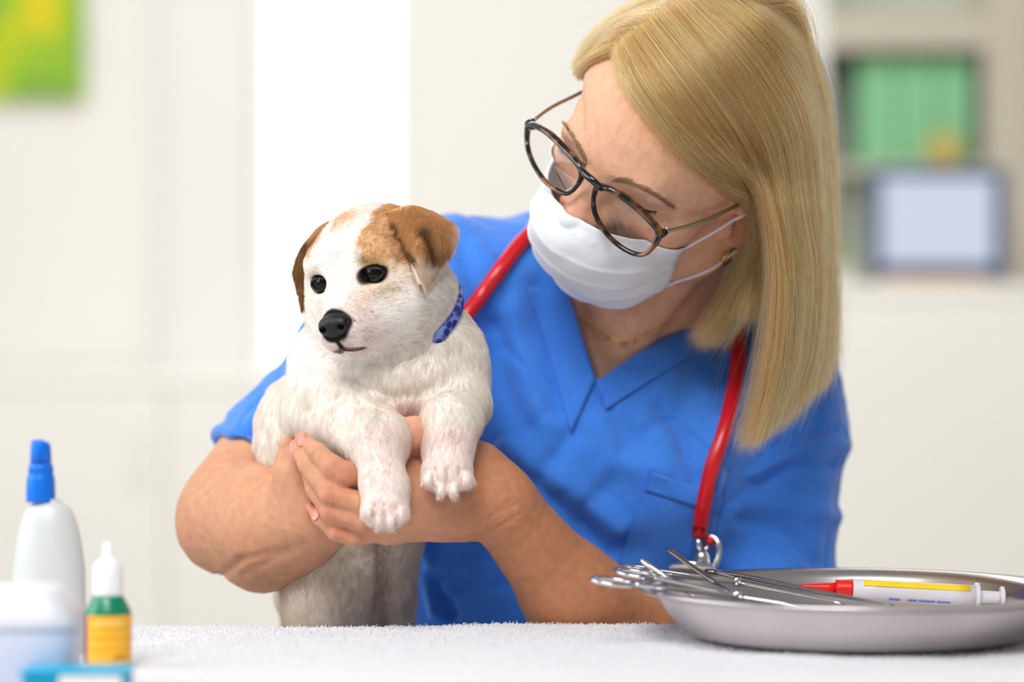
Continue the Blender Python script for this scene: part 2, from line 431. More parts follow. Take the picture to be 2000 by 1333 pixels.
for i, c in enumerate(((232, 200, 160), (238, 190, 160), (228, 206, 176))):
    kid(box('card_folder', (bx(1722 + 6 * i, 4.74), 4.715 + .004 * i, dz + .0006 + .005 * i), (bx(1935 - 9 * i, 4.74), 4.825, dz + .0052 + .005 * i), mat('peach_card', lin(*c), .7)), fo)
# potted plant at the counter's hair-side end
pp = tag(empty('potted_plant', (bx(1640, 4.85), 4.85, dz)), 'small yellow-green plant in a pale pot beside the monitor', 'plant')
kid(lathe('pot', [(.018, 0), (.024, .035), (.026, .036), (.026, .04), (.021, .04), (.02, .03)], M_white, seg=24, c=(bx(1640, 4.85), 4.85, dz + .0005)), pp)
r0 = np.random.default_rng(3); lv = []; lf = []
for i in range(46):
    a = r0.uniform(0, 6.28); el = r0.uniform(.2, 1.4); L = r0.uniform(.03, .05)
    d = np.array([math.cos(a) * math.cos(el), math.sin(a) * math.cos(el), math.sin(el)]); w = np.array([-math.sin(a), math.cos(a), 0]) * .006
    o = np.array([bx(1640, 4.85), 4.85, dz + .036]); b = len(lv)
    lv += [o, o + d * L * .5 + w, o + d * L + (0, 0, -.006), o + d * L * .5 - w]; lf.append([b, b + 1, b + 2, b + 3])
tag(kid(mesh_np('foliage', lv, lf, mat('leaf', lin(176, 196, 104), .5)), pp), kind='stuff')

# ================================================================ table, towel
ZT = .795
tb = tag(empty('table', (0, 1.4, 0)), 'white examination table under the towel', 'table')
M_top = mat('table_laminate', lin(238, 238, 238), .4); M_steel = mat('brushed_steel', lin(190, 190, 192), .3, 1.0)
kid(box('tabletop', (-.8, 1.12, ZT - .038), (.95, 1.757, ZT - .0085), M_top, bev=.004), tb)
for x in (-.74, .89):
    for y in (1.18, 1.70): kid(box('leg', (x - .02, y - .02, 0), (x + .02, y + .02, ZT - .038), M_steel, bev=.003), tb)
M_towel = mat('terry_cotton', lin(234, 234, 238), .95, sheen=.3, bump=(900, .5, .002))
n1, n2 = 240, 60
U = np.linspace(-.76, .93, n1); prof = [(1.15, ZT - .004)]
ys = np.linspace(1.16, 1.752, n2 - 8); prof += [(y, ZT - .003) for y in ys]
for a in np.linspace(0, np.pi / 2, 5)[1:]: prof.append((1.752 + .009 * math.sin(a), ZT - .012 + .009 * math.cos(a)))
prof += [(1.762, ZT - .03), (1.763, ZT - .05), (1.763, ZT - .07)]
prof = np.array(prof)
TW = np.zeros((n1, len(prof), 3)); TW[..., 0] = U[:, None]; TW[..., 1] = prof[None, :, 0]; TW[..., 2] = prof[None, :, 1]
fl = TW.reshape(-1, 3); 
wob = vnoise(fl * (1, 1, 0), 9) * .0012 + vnoise(fl * (1, 1, 0), 31) * .0006
fl[:, 2] += wob; fl[:, 1] += np.where(fl[:, 1] > 1.75, wob * 1.5, 0)
TW = fl.reshape(TW.shape)
towel = solid_grid('towel', TW[::-1], .003, M_towel)
tag(towel, 'thick white terry towel spread over the table', 'towel')
tv, tf = grid_vf(TW[::-1]); tr = np.random.default_rng(11)
q, fi, nq = scatter(tv, tf, 90000, tr, weight=np.exp(-((tv[tf].mean(1)[:, 1] - 1.765) / .16) ** 2) * (np.abs(tv[tf].mean(1)[:, 0]) < .47) + .02)
nq = nq * np.sign(nq[:, 2:3] + nq[:, 1:2])
j = tr.normal(0, .55, (len(q), 3)); d1 = nq + j; d1 /= np.linalg.norm(d1, axis=1, keepdims=True)
Lh = tr.uniform(.0016, .0036, (len(q), 1)); j2 = tr.normal(0, .5, (len(q), 3))
pts = np.stack([q, q + d1 * Lh * .5, q + (d1 + j2 * .4) * Lh * .85, q + (d1 * .6 + j2 * .6) * Lh], 1)
strands('terry_loops', pts, np.array([.00022, .00022, .0002, .00014]), M_towel, towel)

# ================================================================ things on the table
def up(D): return ZT
M_blue = mat('blue_cap_plastic', lin(0, 112, 222), .35)
M_frost = mat('frosted_plastic', lin(232, 234, 234), .35, sss=.3, trans=.25, bump=(30, .02, .002))
# spray bottle
D = 1.60; k = D / FPX; c = P(96, 0, D); c[2] = ZT + .0003
sb = tag(empty('spray_bottle', c), 'frosted white bottle with a blue spray cap beside the dropper bottle', 'bottle')
zz = lambda py: bz(py, D) - c[2]
kid(lathe('bottle_body', [(.001, 0), (64 * k, 0), (70 * k, .003), (72 * k, .02), (70 * k, zz(1110)), (63 * k, zz(1060)), (54 * k, zz(1020)), (45 * k, zz(997)), (34 * k, zz(985)), (24 * k, zz(981)), (24 * k, zz(975)), (.001, zz(975))], M_frost, c=c, sx=1.0, sy=.75), sb)
cx_ = P(78, 0, D)
cc = np.array([c[0] - .0055, c[1], c[2]])
col_ = kid(lathe('cap_collar', [(.001, zz(981)), (28 * k, zz(981)), (28.5 * k, zz(975)), (27.5 * k, zz(938)), (25.5 * k, zz(930)), (24.5 * k, zz(928)), (24 * k, zz(922)), (25 * k, zz(920)), (23.5 * k, zz(912)), (21 * k, zz(904)), (.001, zz(904))], M_blue, c=cc), sb)
v, f = lathe_vf([(.001, zz(906)), (20.5 * k, zz(906)), (20 * k, zz(885)), (19 * k, zz(866)), (17 * k, zz(860)), (.001, zz(859))], seg=32, c=cc)
v = np.array(v); topm = v[:, 2] > c[2] + zz(880); v[topm, 2] += np.where(v[topm, 0] > cc[0], -(v[topm, 0] - cc[0]) * .35, 0)
kid(mesh_np('spray_head', v, f, M_blue), sb)
kid(lathe('nozzle', [(.001, 0), (.0022, 0), (.0022, .0025), (.0008, .003), (.0008, .001), (.0001, .001)], M_blue, seg=16, c=cc + (-.0, -20.0 * k - .0015, zz(890)), R=[[1, 0, 0], [0, 0, -1], [0, 1, 0]]), sb)
kid(tube('dip_tube', [cc + (0, 0, zz(980)), cc + (.001, 0, zz(1060)), cc + (.004, 0, .006)], .0018, M_frost), sb)
# dropper bottle
D = 1.537; k = D / FPX; c = P(211, 0, D); c[2] = ZT + .0003; zz = lambda py: bz(py, D) - c[2]
db = tag(empty('dropper_bottle', c), 'green dropper bottle with white nozzle cap and orange label', 'bottle')
M_glassg = mat('green_plastic_bottle', lin(0, 128, 92), .25, coat=.3)
kid(lathe('bottle_body', [(.001, 0), (42 * k, 0), (45 * k, .002), (45 * k, zz(1198)), (43 * k, zz(1191)), (31 * k, zz(1168)), (29 * k, zz(1163)), (.001, zz(1163))], M_glassg, c=c), db)
cp = kid(lathe('dropper_cap', [(.001, zz(1164)), (29 * k, zz(1164)), (29.5 * k, zz(1158)), (28.5 * k, zz(1112)), (25 * k, zz(1101)), (14 * k, zz(1092)), (10 * k, zz(1090)), (9 * k, zz(1066)), (6 * k, zz(1061)), (.001, zz(1061))], M_white, c=c), db)
# label wrapped round the bottle: orange with pale print lines and a purple edge
Ml = bpy.data.materials.new('orange_label'); Ml.use_nodes = True; nt = Ml.node_tree; pb = nt.nodes['Principled BSDF']; pb.inputs['Roughness'].default_value = .45
at = nt.nodes.new('ShaderNodeAttribute'); at.attribute_name = 'Col'; nt.links.new(at.outputs['Color'], pb.inputs['Base Color'])
th = np.linspace(-math.pi * .98, math.pi * .72, 120); zs = np.linspace(zz(1293), zz(1199), 60)
r = 45 * k + .0003
LP_ = np.stack([np.broadcast_to(c[0] + r * np.sin(th)[None], (60, 120)), np.broadcast_to(c[1] - r * np.cos(th)[None], (60, 120)), np.broadcast_to((c[2] + zs)[:, None], (60, 120))], -1)
cl = np.zeros((60, 120, 3)); cl[:] = lin(244, 176, 28)
for a, b in ((10, 12), (24, 26), (37, 39), (47, 50)): cl[a:b] = lin(248, 196, 84)
cl[48:54, 60:88] = lin(248, 200, 100)
cl[4:12, 78:92] = lin(210, 150, 30)
cl[:, np.abs(th + 1.15) < .28] = lin(112, 52, 86)
lb = mesh_np('label', *grid_vf(LP_), Ml, None, col=cl.reshape(-1, 3)); kid(lb, db); lb['label'] = 'orange printed label with a purple strip'
m_ = lb.modifiers.new('thickness', 'SOLIDIFY'); m_.thickness = .0002
# white container, lid with sloping shoulders
D = 1.43; k = D / FPX; c = P(50, 0, D + .010); c[2] = ZT + .0003
bxp = tag(empty('plastic_container', c), 'squat white plastic container with a sloping lid in the corner', 'container')
def prism(name, rows, m, par, n=4.5, seg=64):
    """stack of rounded-rectangle rings (half width, half depth, z)"""
    t = np.arange(seg) / seg * 2 * np.pi; v = []; f = []
    for w, d, z in rows:
        v += [(c[0] + w * np.sign(math.cos(a)) * abs(math.cos(a)) ** (2 / n), c[1] + d * np.sign(math.sin(a)) * abs(math.sin(a)) ** (2 / n), c[2] + z) for a in t]
    for i in range(len(rows) - 1):
        for j in range(seg): f.append([i * seg + j, i * seg + (j + 1) % seg, (i + 1) * seg + (j + 1) % seg, (i + 1) * seg + j])
    f.append(list(range(seg))[::-1]); f.append([(len(rows) - 1) * seg + j for j in range(seg)])
    return kid(mesh_np(name, v, f, m), par)
M_wp = mat('white_plastic', lin(222, 221, 228), .35); M_wp2 = mat('bluish_white_plastic', lin(208, 212, 230), .35)
zz = lambda py: bz(py, D) - c[2]
prism('container_body', [(100 * k, .024, 0), (104 * k, .026, .003), (106 * k, .027, zz(1232)), (106 * k, .027, zz(1226))], M_wp2, bxp)
prism('lid', [(108 * k, .028, zz(1226) + .0002), (109 * k, .029, zz(1222)), (108 * k, .029, zz(1208)), (92 * k, .026, zz(1182)), (74 * k, .021, zz(1158)), (60 * k, .017, zz(1147)), (30 * k, .009, zz(1143)), (.001, .001, zz(1143))], M_wp, bxp)
# teal carton
D = 1.385; k = D / FPX; c = P(156, 0, D + .02); c[2] = ZT + .0003; zz = lambda py: bz(py, D) - c[2]
tc_ = tag(empty('teal_case', c), 'flat teal blue case with a white label in front of the bottles', 'case')
M_teal = mat('teal_plastic', lin(0, 160, 200), .35)
kid(box('case_body', (c[0] - 105 * k, c[1] - .018, c[2]), (c[0] + 102 * k, c[1] + .010, c[2] + zz(1320)), M_teal, bev=.003, seg=3), tc_)
kid(box('case_lid', (c[0] - 108 * k, c[1] - .020, c[2] + zz(1320)), (c[0] + 106 * k, c[1] + .012, c[2] + zz(1311)), mat('teal_lid_plastic', lin(20, 172, 214), .3), bev=.0018, seg=3), tc_)
kid(box('label', (c[0] - 30 * k, c[1] - .0186, c[2] + .001), (c[0] + 92 * k, c[1] - .0179, c[2] + zz(1321)), mat('cream_paper', lin(240, 232, 222), .6)), tc_)
# ---------------------------------------------------------------- steel tray and instruments
M_tray = mat('tray_steel', lin(208, 200, 200), .27, 1.0, noise=(14, .06), bump=(40, .05, .001))
M_tool = mat('polished_steel', lin(214, 214, 214), .18, 1.0); M_dark = mat('dull_steel', lin(132, 128, 130), .3, 1.0)
TC = P(1672, 0, 1.68); TC[2] = ZT + .0005
tray = lathe('steel_tray', [(.001, 0), (.108, 0), (.116, .0012), (.122, .005), (.131, .016), (.1385, .026), (.142, .0305), (.148, .0315), (.1515, .0315), (.1525, .0328), (.1515, .0343), (.147, .0342), (.1405, .0338), (.136, .028), (.129, .017), (.120, .0065), (.114, .0028), (.001, .0025)], M_tray, seg=128, c=TC, sy=.9)
tag(tray, 'oval stainless steel tray holding instruments on the towel', 'tray')
def ringed_tool(name, label, cat, ringA, ringB, piv, tip, r, m, rr, off=.004):
    t = tag(empty(name, piv), label, cat)
    piv = np.array(piv); tip = np.array(tip)
    for i, (rc, s) in enumerate(((ringA, 1), (ringB, -1))):
        rc = np.array(rc); d = piv - rc; L = np.linalg.norm(d); d /= L
        n = np.cross(d, (np.array(ringB) - np.array(ringA))); n /= np.linalg.norm(n); w = np.cross(n, d)
        a = np.linspace(0, 2 * np.pi, 40, endpoint=False)
        loop = rc + np.outer(np.cos(a) * rr * 1.35, d) + np.outer(np.sin(a) * rr, w)
        h = kid(tube('finger_ring', loop, r * .95, m, closed=True, seg=10, flat=(1, .8)), t)
        st = rc + d * rr * 1.35
        path = catmull([st, st * .7 + piv * .3 - w * s * 0, piv + w * 0], 12)
        kid(tube('shank', path, np.linspace(r, r * 1.15, 12), m, seg=10, flat=(1, .8)), t)
        e2 = tip + w * s * .0012
        kid(tube('blade', catmull([piv, piv * .5 + e2 * .5, e2], 12), np.linspace(r * 1.2, r * .45, 12), m, seg=10, flat=(1, .7)), t)
    kid(lathe('pivot_screw', [(.0001, -.003), (.0028, -.003), (.0028, .003), (.002, .0036), (.0001, .0036)], m, seg=20, c=piv), t)
    return t
ringed_tool('scissors', 'steel scissors whose finger rings stick furthest out over the tray rim', 'scissors', P(1197, 1137, 1.635), P(1240, 1121, 1.675), P(1440, 1166, 1.64), P(1640, 1196, 1.62), .0021, M_tool, .0105)
ringed_tool('hemostat', 'steel clamp lying behind the scissors, rings just inside the others', 'clamp', P(1268, 1119, 1.71), P(1250, 1110, 1.742), P(1440, 1138, 1.715), P(1650, 1180, 1.675), .0022, M_tool, .010)
t = tag(empty('scalpel', P(1350, 1105, 1.70)), 'dark flat instrument handle pointing up beside the stethoscope disc', 'scalpel')
kid(tube('handle', catmull([P(1302, 1071, 1.715), P(1350, 1106, 1.70), P(1402, 1142, 1.685)], 14), np.r_[.0012, np.full(12, .0031), .002], M_dark, flat=(1, .45)), t)
kid(tube('blade', [P(1402, 1142, 1.685), P(1430, 1160, 1.675), P(1462, 1176, 1.67)], [.002, .0022, .0004], M_tool, flat=(1, .25)), t)
t = tag(empty('probe', P(1290, 1125, 1.67)), 'short bright steel rod leaning across the scissor shanks', 'probe')
kid(tube('rod', [P(1251, 1093, 1.69), P(1256, 1097, 1.689), P(1330, 1150, 1.665)], [.0014, .0022, .0019], M_tool), t)
kid(tube('probe_tip', [P(1330, 1150, 1.665), P(1352, 1163, 1.66), P(1362, 1170, 1.657)], [.0017, .0011, .0008], M_tool), t)
t = tag(empty('tweezers', P(1520, 1150, 1.70)), 'long dark steel tweezers reaching into the tray', 'tweezers')
for s in (-1, 1):
    kid(tube('arm', catmull([P(1388, 1117, 1.735), P(1470, 1132 + s * 4, 1.72), P(1600, 1158 + s * 3, 1.69), P(1745, 1183, 1.655)], 20), np.linspace(.0026, .0011, 20), M_dark, flat=(1, .5)), t)
kid(tube('joined_end', [P(1378, 1115, 1.737), P(1388, 1117, 1.735), P(1400, 1119, 1.732)], [.0018, .0029, .0027], M_dark, flat=(1, .7)), t)
# syringe with red cap
D = 1.73
M_syr = mat('milky_plastic', lin(226, 224, 230), .3, trans=.15); M_red = mat('red_plastic', lin(222, 28, 22), .35); M_yel = mat('yellow_print', lin(248, 206, 20), .5)
t = tag(empty('syringe', P(1780, 1160, D)), 'white syringe with red nozzle cap and yellow stripe lying in the tray', 'syringe')
A = P(1664, 1152, D); B = P(1915, 1166, D); ax = (B - A) / np.linalg.norm(B - A)
def alongtube(name, s0, s1, r0_, r1_, m, par=t, off=(0, 0, 0)):
    n = 6; return kid(tube(name, [A + ax * (s0 + (s1 - s0) * i / (n - 1)) + np.array(off) for i in range(n)], np.linspace(r0_, r1_, n), m, seg=24), par)
kb = D / FPX
alongtube('barrel', 0, 240 * kb, 21 * kb, 22 * kb, M_syr)
alongtube('nozzle_cap', -32 * kb, 2 * kb, 17 * kb, 20.5 * kb, M_red); alongtube('nozzle_tip', -105 * kb, -32 * kb, 4 * kb, 12 * kb, M_red)
alongtube('barrel_flange', 240 * kb, 247 * kb, 27 * kb, 27 * kb, M_syr); alongtube('plunger', 247 * kb, 290 * kb, 12 * kb, 12 * kb, M_syr); alongtube('thumb_plate', 290 * kb, 296 * kb, 22 * kb, 22 * kb, M_syr)
upv = np.cross(ax, [0, 1, 0]); upv = -upv if upv[2] < 0 else upv
def strip(name, s0, s1, a0, a1, m):
    rr = 22.3 * kb; g = []
    for s_ in np.linspace(s0, s1, 8):
        g.append([A + ax * s_ + rr * (math.sin(a) * upv + math.cos(a) * np.array([0, -1, 0])) for a in np.linspace(a0, a1, 8)])
    o = kid(mesh_np(name, *grid_vf(np.array(g)), m), t); mm = o.modifiers.new('thickness', 'SOLIDIFY'); mm.thickness = .0002
strip('yellow_stripe', 20 * kb, 228 * kb, .5, 1.15, M_yel)
M_bp = mat('blue_print', lin(120, 124, 210), .5)
for s_, e_ in ((70, 92), (108, 124), (128, 160), (164, 190)): strip('printed_mark', s_ * kb, e_ * kb, -.75, -.55, M_bp)
# ================================================================ the woman
HF = Frame([.70, .447, -.667], (.123, 1.83, CAMZ + .146), .962)     # head: +x her left, -y face, +z crown
H = HF.w; SH = HF.s
def hell(V, c, r, k=0.0, Rl=None, sub=False): V.ell(H(c), np.array(r) * SH, k, HF.R if Rl is None else HF.R @ Rl, sub)
def hcone(V, a, b, ra, rb, k=0.0, sub=False, flat=None, q=1.0): V.cone(H(a), H(b), ra * SH, rb * SH, k, sub, None if flat is None else HF.R @ np.array(flat, float), q)
def rotx(a): c, s = math.cos(a), math.sin(a); return np.array([[1, 0, 0], [0, c, -s], [0, s, c]])
def roty(a): c, s = math.cos(a), math.sin(a); return np.array([[c, 0, s], [0, 1, 0], [-s, 0, c]])
def rotz(a): c, s = math.cos(a), math.sin(a); return np.array([[c, -s, 0], [s, c, 0], [0, 0, 1]])
def K(D): return D / FPX

def torso_prims(V, g, k=.035):
    """trunk, shoulders, upper arms; g = how far cloth stands off the skin"""
    V.cone(P(1215, 800, 1.985), P(1120, 1330, 2.01), .098 + g, .135 + g, 0)
    V.cone(P(1010, 960, 2.0), P(930, 1330, 1.985), .085 + g, .085 + g, k)
    V.cone(P(1060, 760, 1.975), P(1390, 800, 1.985), .085 + g, .085 + g, k)
    V.ell(P(1075, 900, 1.915), (.062 + g, .052 + g, .06 + g), k); V.ell(P(1325, 930, 1.915), (.062 + g, .052 + g, .06 + g), k)
    V.cone(P(1250, 560, 2.0), P(1065, 552, 1.97), .052 + g, .050 + g, k)          # trapezius and her right shoulder
    V.cone(P(1065, 552, 1.97), P(880, 580, 1.95), .050 + g, .054 + g, k)
    V.cone(P(880, 580, 1.95), P(735, 675, 1.93), .054 + g, .048 + g, k)
    V.cone(P(1290, 600, 2.02), P(1490, 745, 2.0), .055 + g, .056 + g, k)          # her left shoulder
    V.cone(P(1490, 745, 2.0), P(1520, 850, 1.975), .056 + g, .046 + g, k)
def arm_r(V, g, k=.02):
    V.cone(P(735, 675, 1.93), P(512, 925, 1.885), .043 + g, .041 + g * 1.3, k)
def arm_l(V, g, k=.03):
    V.cone(P(1520, 850, 1.975), P(1505, 1200, 1.93), .045 + g, .044 + g * 1.6, k)

# ---------------------------------------------------------------- body: head, neck, trunk, arms and hands in one skin
HB = .0015
V = Vol((-.272, 1.655, CAMZ - .29), (.29, 2.14, CAMZ + .29), HB)
torso_prims(V, -.015); arm_r(V, -.004); arm_l(V, -.012)
# neck
V.cone(H((0, .035, -.05)), P(1255, 610, 1.97), .054, .056, .02)
V.cone(P(1255, 610, 1.97), P(1225, 700, 1.97), .056, .062, .03)
V.cone(H((.016, -.045, -.085)), P(1235, 640, 1.93), .016, .012, .02); 
V.cone(H((.055, .02, -.05)), P(1222, 690, 1.905), .011, .008, .016)                # neck tendon
V.cone(P(1232, 690, 1.912), P(1330, 655, 1.945), .008, .008, .016); V.cone(P(1215, 690, 1.912), P(1120, 630, 1.945), .008, .008, .016)   # collar bones
# head
hell(V, (0, .014, .046), (.0735, .094, .084), .0)
hell(V, (0, -.032, .036), (.064, .062, .060), .03)
hell(V, (0, -.036, -.020), (.061, .058, .074), .03)
for s in (1, -1):
    hcone(V, (s * .058, .0, -.030), (s * .050, -.012, -.062), .013, .013, .025)
    hcone(V, (s * .050, -.012, -.062), (s * .014, -.078, -.085), .015, .014, .03)
    hell(V, (s * .043, -.060, -.013), (.022, .021, .020), .018)
hcone(V, (0, -.080, -.083), (0, -.080, -.081), .019, .019, .025)
hcone(V, (-.034, -.082, .029), (.034, -.082, .029), .0105, .0105, .018)
for s in (1, -1):
    hell(V, (s * .033, -.100, .014), (.018, .0155, .0135), .012, sub=True)
hcone(V, (0, -.089, .022), (0, -.106, -.004), .0085, .0098, .012)
hcone(V, (0, -.106, -.002), (0, -.110, -.009), .0105, .0145, .008)
for s in (1, -1):
    hell(V, (s * .0140, -.101, -.010), (.0090, .012, .0095), .006)
    hell(V, (s * .0325, -.0735, .0155), (.0165, .0140, .0130), .003)               # eyeball under the lowered lid
    hcone(V, (s * .019, -.0885, .0265), (s * .046, -.080, .0255), .0042, .0045, .008)    # fold above the lid
    hcone(V, (s * .020, -.0845, .0035), (s * .044, -.0765, .002), .0035, .004, .008)    # lower lid
hcone(V, (-.018, -.092, -.046), (.018, -.092, -.046), .007, .007, .01)
hcone(V, (-.015, -.090, -.056), (.015, -.090, -.056), .008, .008, .008)
for s in (1, -1):                                                                  # ears
    Re = rotz(-s * .42) @ rotx(-.12)
    hell(V, (s * .074, .004, -.022), (.0085, .019, .030), .004, Re)
    hell(V, (s * .0815, .000, -.018), (.0055, .011, .019), .004, Re, sub=True)
    hcone(V, (s * .0775, -.008, -.004), (s * .0785, .010, .006), .0042, .0046, .004)
    hcone(V, (s * .0785, .010, .006), (s * .081, .022, -.012), .0046, .0042, .004)
    hcone(V, (s * .081, .022, -.012), (s * .076, .008, -.045), .0040, .0055, .005)
    hcone(V, (s * .073, -.012, -.022), (s * .073, -.011, -.030), .0045, .004, .004)
# her right arm: elbow, forearm, hand cupping the puppy from behind
V.cone(P(512, 925, 1.885), P(458, 1005, 1.86), .039, .038, .02)
V.cone(P(458, 1005, 1.86), P(530, 1020, 1.815), .040, .041, .02)
V.cone(P(530, 1020, 1.815), P(628, 995, 1.772), .040, .029, .02)
V.cone(P(430, 1040, 1.865), P(520, 1085, 1.83), .026, .024, .02)
V.cone(P(505, 1090, 1.835), P(600, 1050, 1.79), .023, .022, .014)
V.cone(P(600, 1000, 1.772), P(585, 930, 1.762), .027, .019, .012)
V.cone(P(585, 930, 1.762), P(559, 868, 1.757), .017, .006, .010)
V.cone(P(628, 985, 1.772), P(690, 950, 1.775), .028, .022, .014)
for a, b, c_, d in (((700, 915), (745, 890), (790, 880), 1.800), ((705, 940), (760, 925), (808, 915), 1.802), ((705, 965), (765, 955), (815, 948), 1.80), ((695, 985), (750, 985), (795, 980), 1.797)):
    V.chain([P(670, 955, 1.78), P(*a, d - .01), P(*b, d), P(*c_, d + .004)], [.011, .0095, .0085, .007], .004)
# her left arm
V.cone(P(1505, 1200, 1.93), P(1420, 1300, 1.865), .044, .040, .02)
V.cone(P(1420, 1300, 1.865), P(1300, 1275, 1.835), .039, .0385, .02)
V.cone(P(1300, 1275, 1.835), P(1120, 1165, 1.80), .0385, .0345, .02)
V.cone(P(1120, 1165, 1.80), P(975, 985, 1.757), .0345, .0255, .02)
# back of her left hand
WR = P(962, 975, 1.754)
KN = [P(768, 922, 1.735), P(770, 962, 1.730), P(773, 1000, 1.732), P(765, 1032, 1.738)]
V.cone(P(975, 985, 1.757), P(900, 975, 1.744), .0265, .024, .012)
V.cone(P(940, 935, 1.762), P(880, 925, 1.758), .021, .018, .016)
for i, kn in enumerate(KN):
    V.cone(WR + (KN[1] - WR) * .35 + (kn - KN[1]) * .55, kn, .0165, [.0130, .0132, .0126, .0112][i], .014)
    V.cone(kn - (0, .004, 0), kn - (0, .004, 0), [.0108, .011, .0105, .0095][i], .0, .008)
# fingers curling round the chest
fing = [
    [(768, 922, 1.735, 31), (668, 926, 1.716, 25.5), (650, 914, 1.716, 24), (619, 884, 1.722, 19), (590, 855, 1.733, 13)],
    [(770, 962, 1.730, 30), (705, 984, 1.715, 22.5), (645, 967, 1.714, 21), (599, 911, 1.724, 16), (575, 871, 1.734, 11.5)],
    [(773, 1000, 1.732, 29), (708, 1017, 1.718, 21), (646, 1001, 1.718, 20), (612, 957, 1.727, 15), (598, 925, 1.735, 10)],
    [(765, 1032, 1.738, 26), (690, 1050, 1.727, 18), (658, 1040, 1.725, 18.5), (624, 1013, 1.728, 14.5), (606, 991, 1.735, 10)]]
for fg in fing:
    pts = [P(*q[:3]) for q in fg]; rs = [q[3] * K(q[2]) for q in fg]
    V2k = .0025
    V.cone(pts[0], pts[1], rs[0] * .9, rs[1], .006)
    for a in range(1, 4): V.cone(pts[a], pts[a + 1], rs[a], rs[a + 1], V2k)
# thumb between the front legs
V.cone(P(930, 905, 1.762), P(860, 868, 1.752), .0165, .0125, .010)
V.cone(P(860, 868, 1.750), P(808, 850, 1.733), .0125, .0130, .006); V.cone(P(808, 850, 1.733), P(775, 842, 1.738), .0130, .009, .004)
bv, bf = V.mesh(); del V
bv = relax(bv, bf, 2, .4)
bn = normals(bv, bf); pp_ = PX(bv); hl = HF.l(bv)
# skin relief: knuckle creases and wrist wrinkles
def seg_d(p, a, b):
    a = np.array(a, float); b = np.array(b, float); t = np.clip(((p - a) @ (b - a)) / ((b - a) @ (b - a)), 0, 1)
    return np.linalg.norm(p - a - t[:, None] * (b - a), axis=1)
front = bn[:, 1] < .1
disp = np.zeros(len(bv))
creases = [((668, 905), (664, 945), .0007), ((676, 908), (673, 946), .0006), ((660, 907), (652, 940), .0005), ((648, 955), (641, 984), .0006), ((655, 957), (650, 986), .0005),
           ((650, 992), (640, 1015), .0006), ((657, 996), (650, 1018), .0005), ((664, 1030), (655, 1052), .0005), ((622, 873), (612, 893), .0004), ((602, 902), (592, 916), .0004),
           ((960, 1010), (1010, 985), .0007), ((970, 1030), (1018, 1003), .0006), ((930, 1030), (1000, 975), .0005), ((945, 1045), (1005, 1018), .0005), ((900, 1035), (985, 960), .0004),
           ((430, 1128), (470, 1095), .0022), ((470, 1095), (560, 1075), .0012), ((480, 1120), (600, 1062), .0010)]
inarea = (pp_[:, 0] < 1060) & (pp_[:, 1] > 830) & front
q = pp_[inarea]; dd = np.zeros(inarea.sum())
for a, b, am in creases: dd -= 1.15 * am * np.exp(-(seg_d(q, a, b) / (3.2 if am < .001 else 9)) ** 2)
disp[inarea] = dd
disp += vnoise(bv, 900) * .00012 + vnoise(bv, 160) * .0003 * (pp_[:, 1] > 800)
bv = bv + bn * disp[:, None]
# skin colour: redder knuckles, ears, nose, finger tips; browner arms, darkest on her left
base = np.array(lin(222, 170, 139)); red = np.array(lin(204, 120, 98)); tan = np.array(lin(182, 118, 80))
sc = np.tile(base, (len(bv), 1))
def blend(mask, c): sc[:] = sc * (1 - mask[:, None]) + np.array(c) * mask[:, None]
blend(sstep(720, 960, pp_[:, 0]) * sstep(820, 900, pp_[:, 1]) * .85, tan)
blend(.50 * sstep(820, 900, pp_[:, 1]) * sstep(960, 720, pp_[:, 0]), tan)
for x, y, r in ((668, 926, 26), (645, 968, 22), (646, 1002, 20), (660, 1040, 20), (800, 845, 28)): blend(.45 * np.exp(-((pp_[:, 0] - x) ** 2 + (pp_[:, 1] - y) ** 2) / r ** 2) * front, red)
for x, y, r in ((588, 852, 16), (572, 868, 14), (612, 995, 18)): blend(.6 * np.exp(-((pp_[:, 0] - x) ** 2 + (pp_[:, 1] - y) ** 2) / r ** 2), red)
ishead = hl[:, 2] > -.11
blend(.55 * ishead * np.exp(-((np.abs(hl[:, 0]) - .078) / .010) ** 2 - ((hl[:, 1] - .005) / .03) ** 2 - ((hl[:, 2] + .02) / .03) ** 2), red)
blend(.35 * ishead * np.exp(-(hl[:, 0] / .014) ** 2 - ((hl[:, 1] + .112) / .014) ** 2 - ((hl[:, 2] + .008) / .02) ** 2), red)
blend(.30 * ishead * np.exp(-((np.abs(hl[:, 0]) - .045) / .018) ** 2 - ((hl[:, 1] + .078) / .02) ** 2 - ((hl[:, 2] + .012) / .014) ** 2), red)
lid = np.exp(-((np.abs(hl[:, 0]) - .0325) / .015) ** 2 - ((hl[:, 1] + .088) / .012) ** 2 - ((hl[:, 2] - .0155) / .009) ** 2)
blend(.55 * ishead * lid, lin(150, 98, 96))  # purplish shading of the lid crease, painted into the skin colour
hairy = ishead * sstep(.058, .075, hl[:, 2] + .25 * (hl[:, 1] + .06)) * (hl[:, 1] > -.085)
M_skin = mat('skin', lin(226, 176, 144), .55, sss=.12, attr=True, noise=(150, .09), bump=(420, .12, .0008), spec=.35)
person = mesh_np('person', bv, bf, M_skin, col=sc)
tag(person, 'woman in blue scrubs and white face mask looking down at the puppy in her hands', 'person')
body_bvh = BVHTree.FromPolygons(bv.tolist(), bf.tolist())
def cast(bvh, px, py):
    o = Vector((0, 0, CAMZ)); d = Vector(P(px, py, 1.0)) - o; d.normalize()
    h = bvh.ray_cast(o, d); return (np.array(h[0]), np.array(h[1])) if h[0] is not None else (None, None)
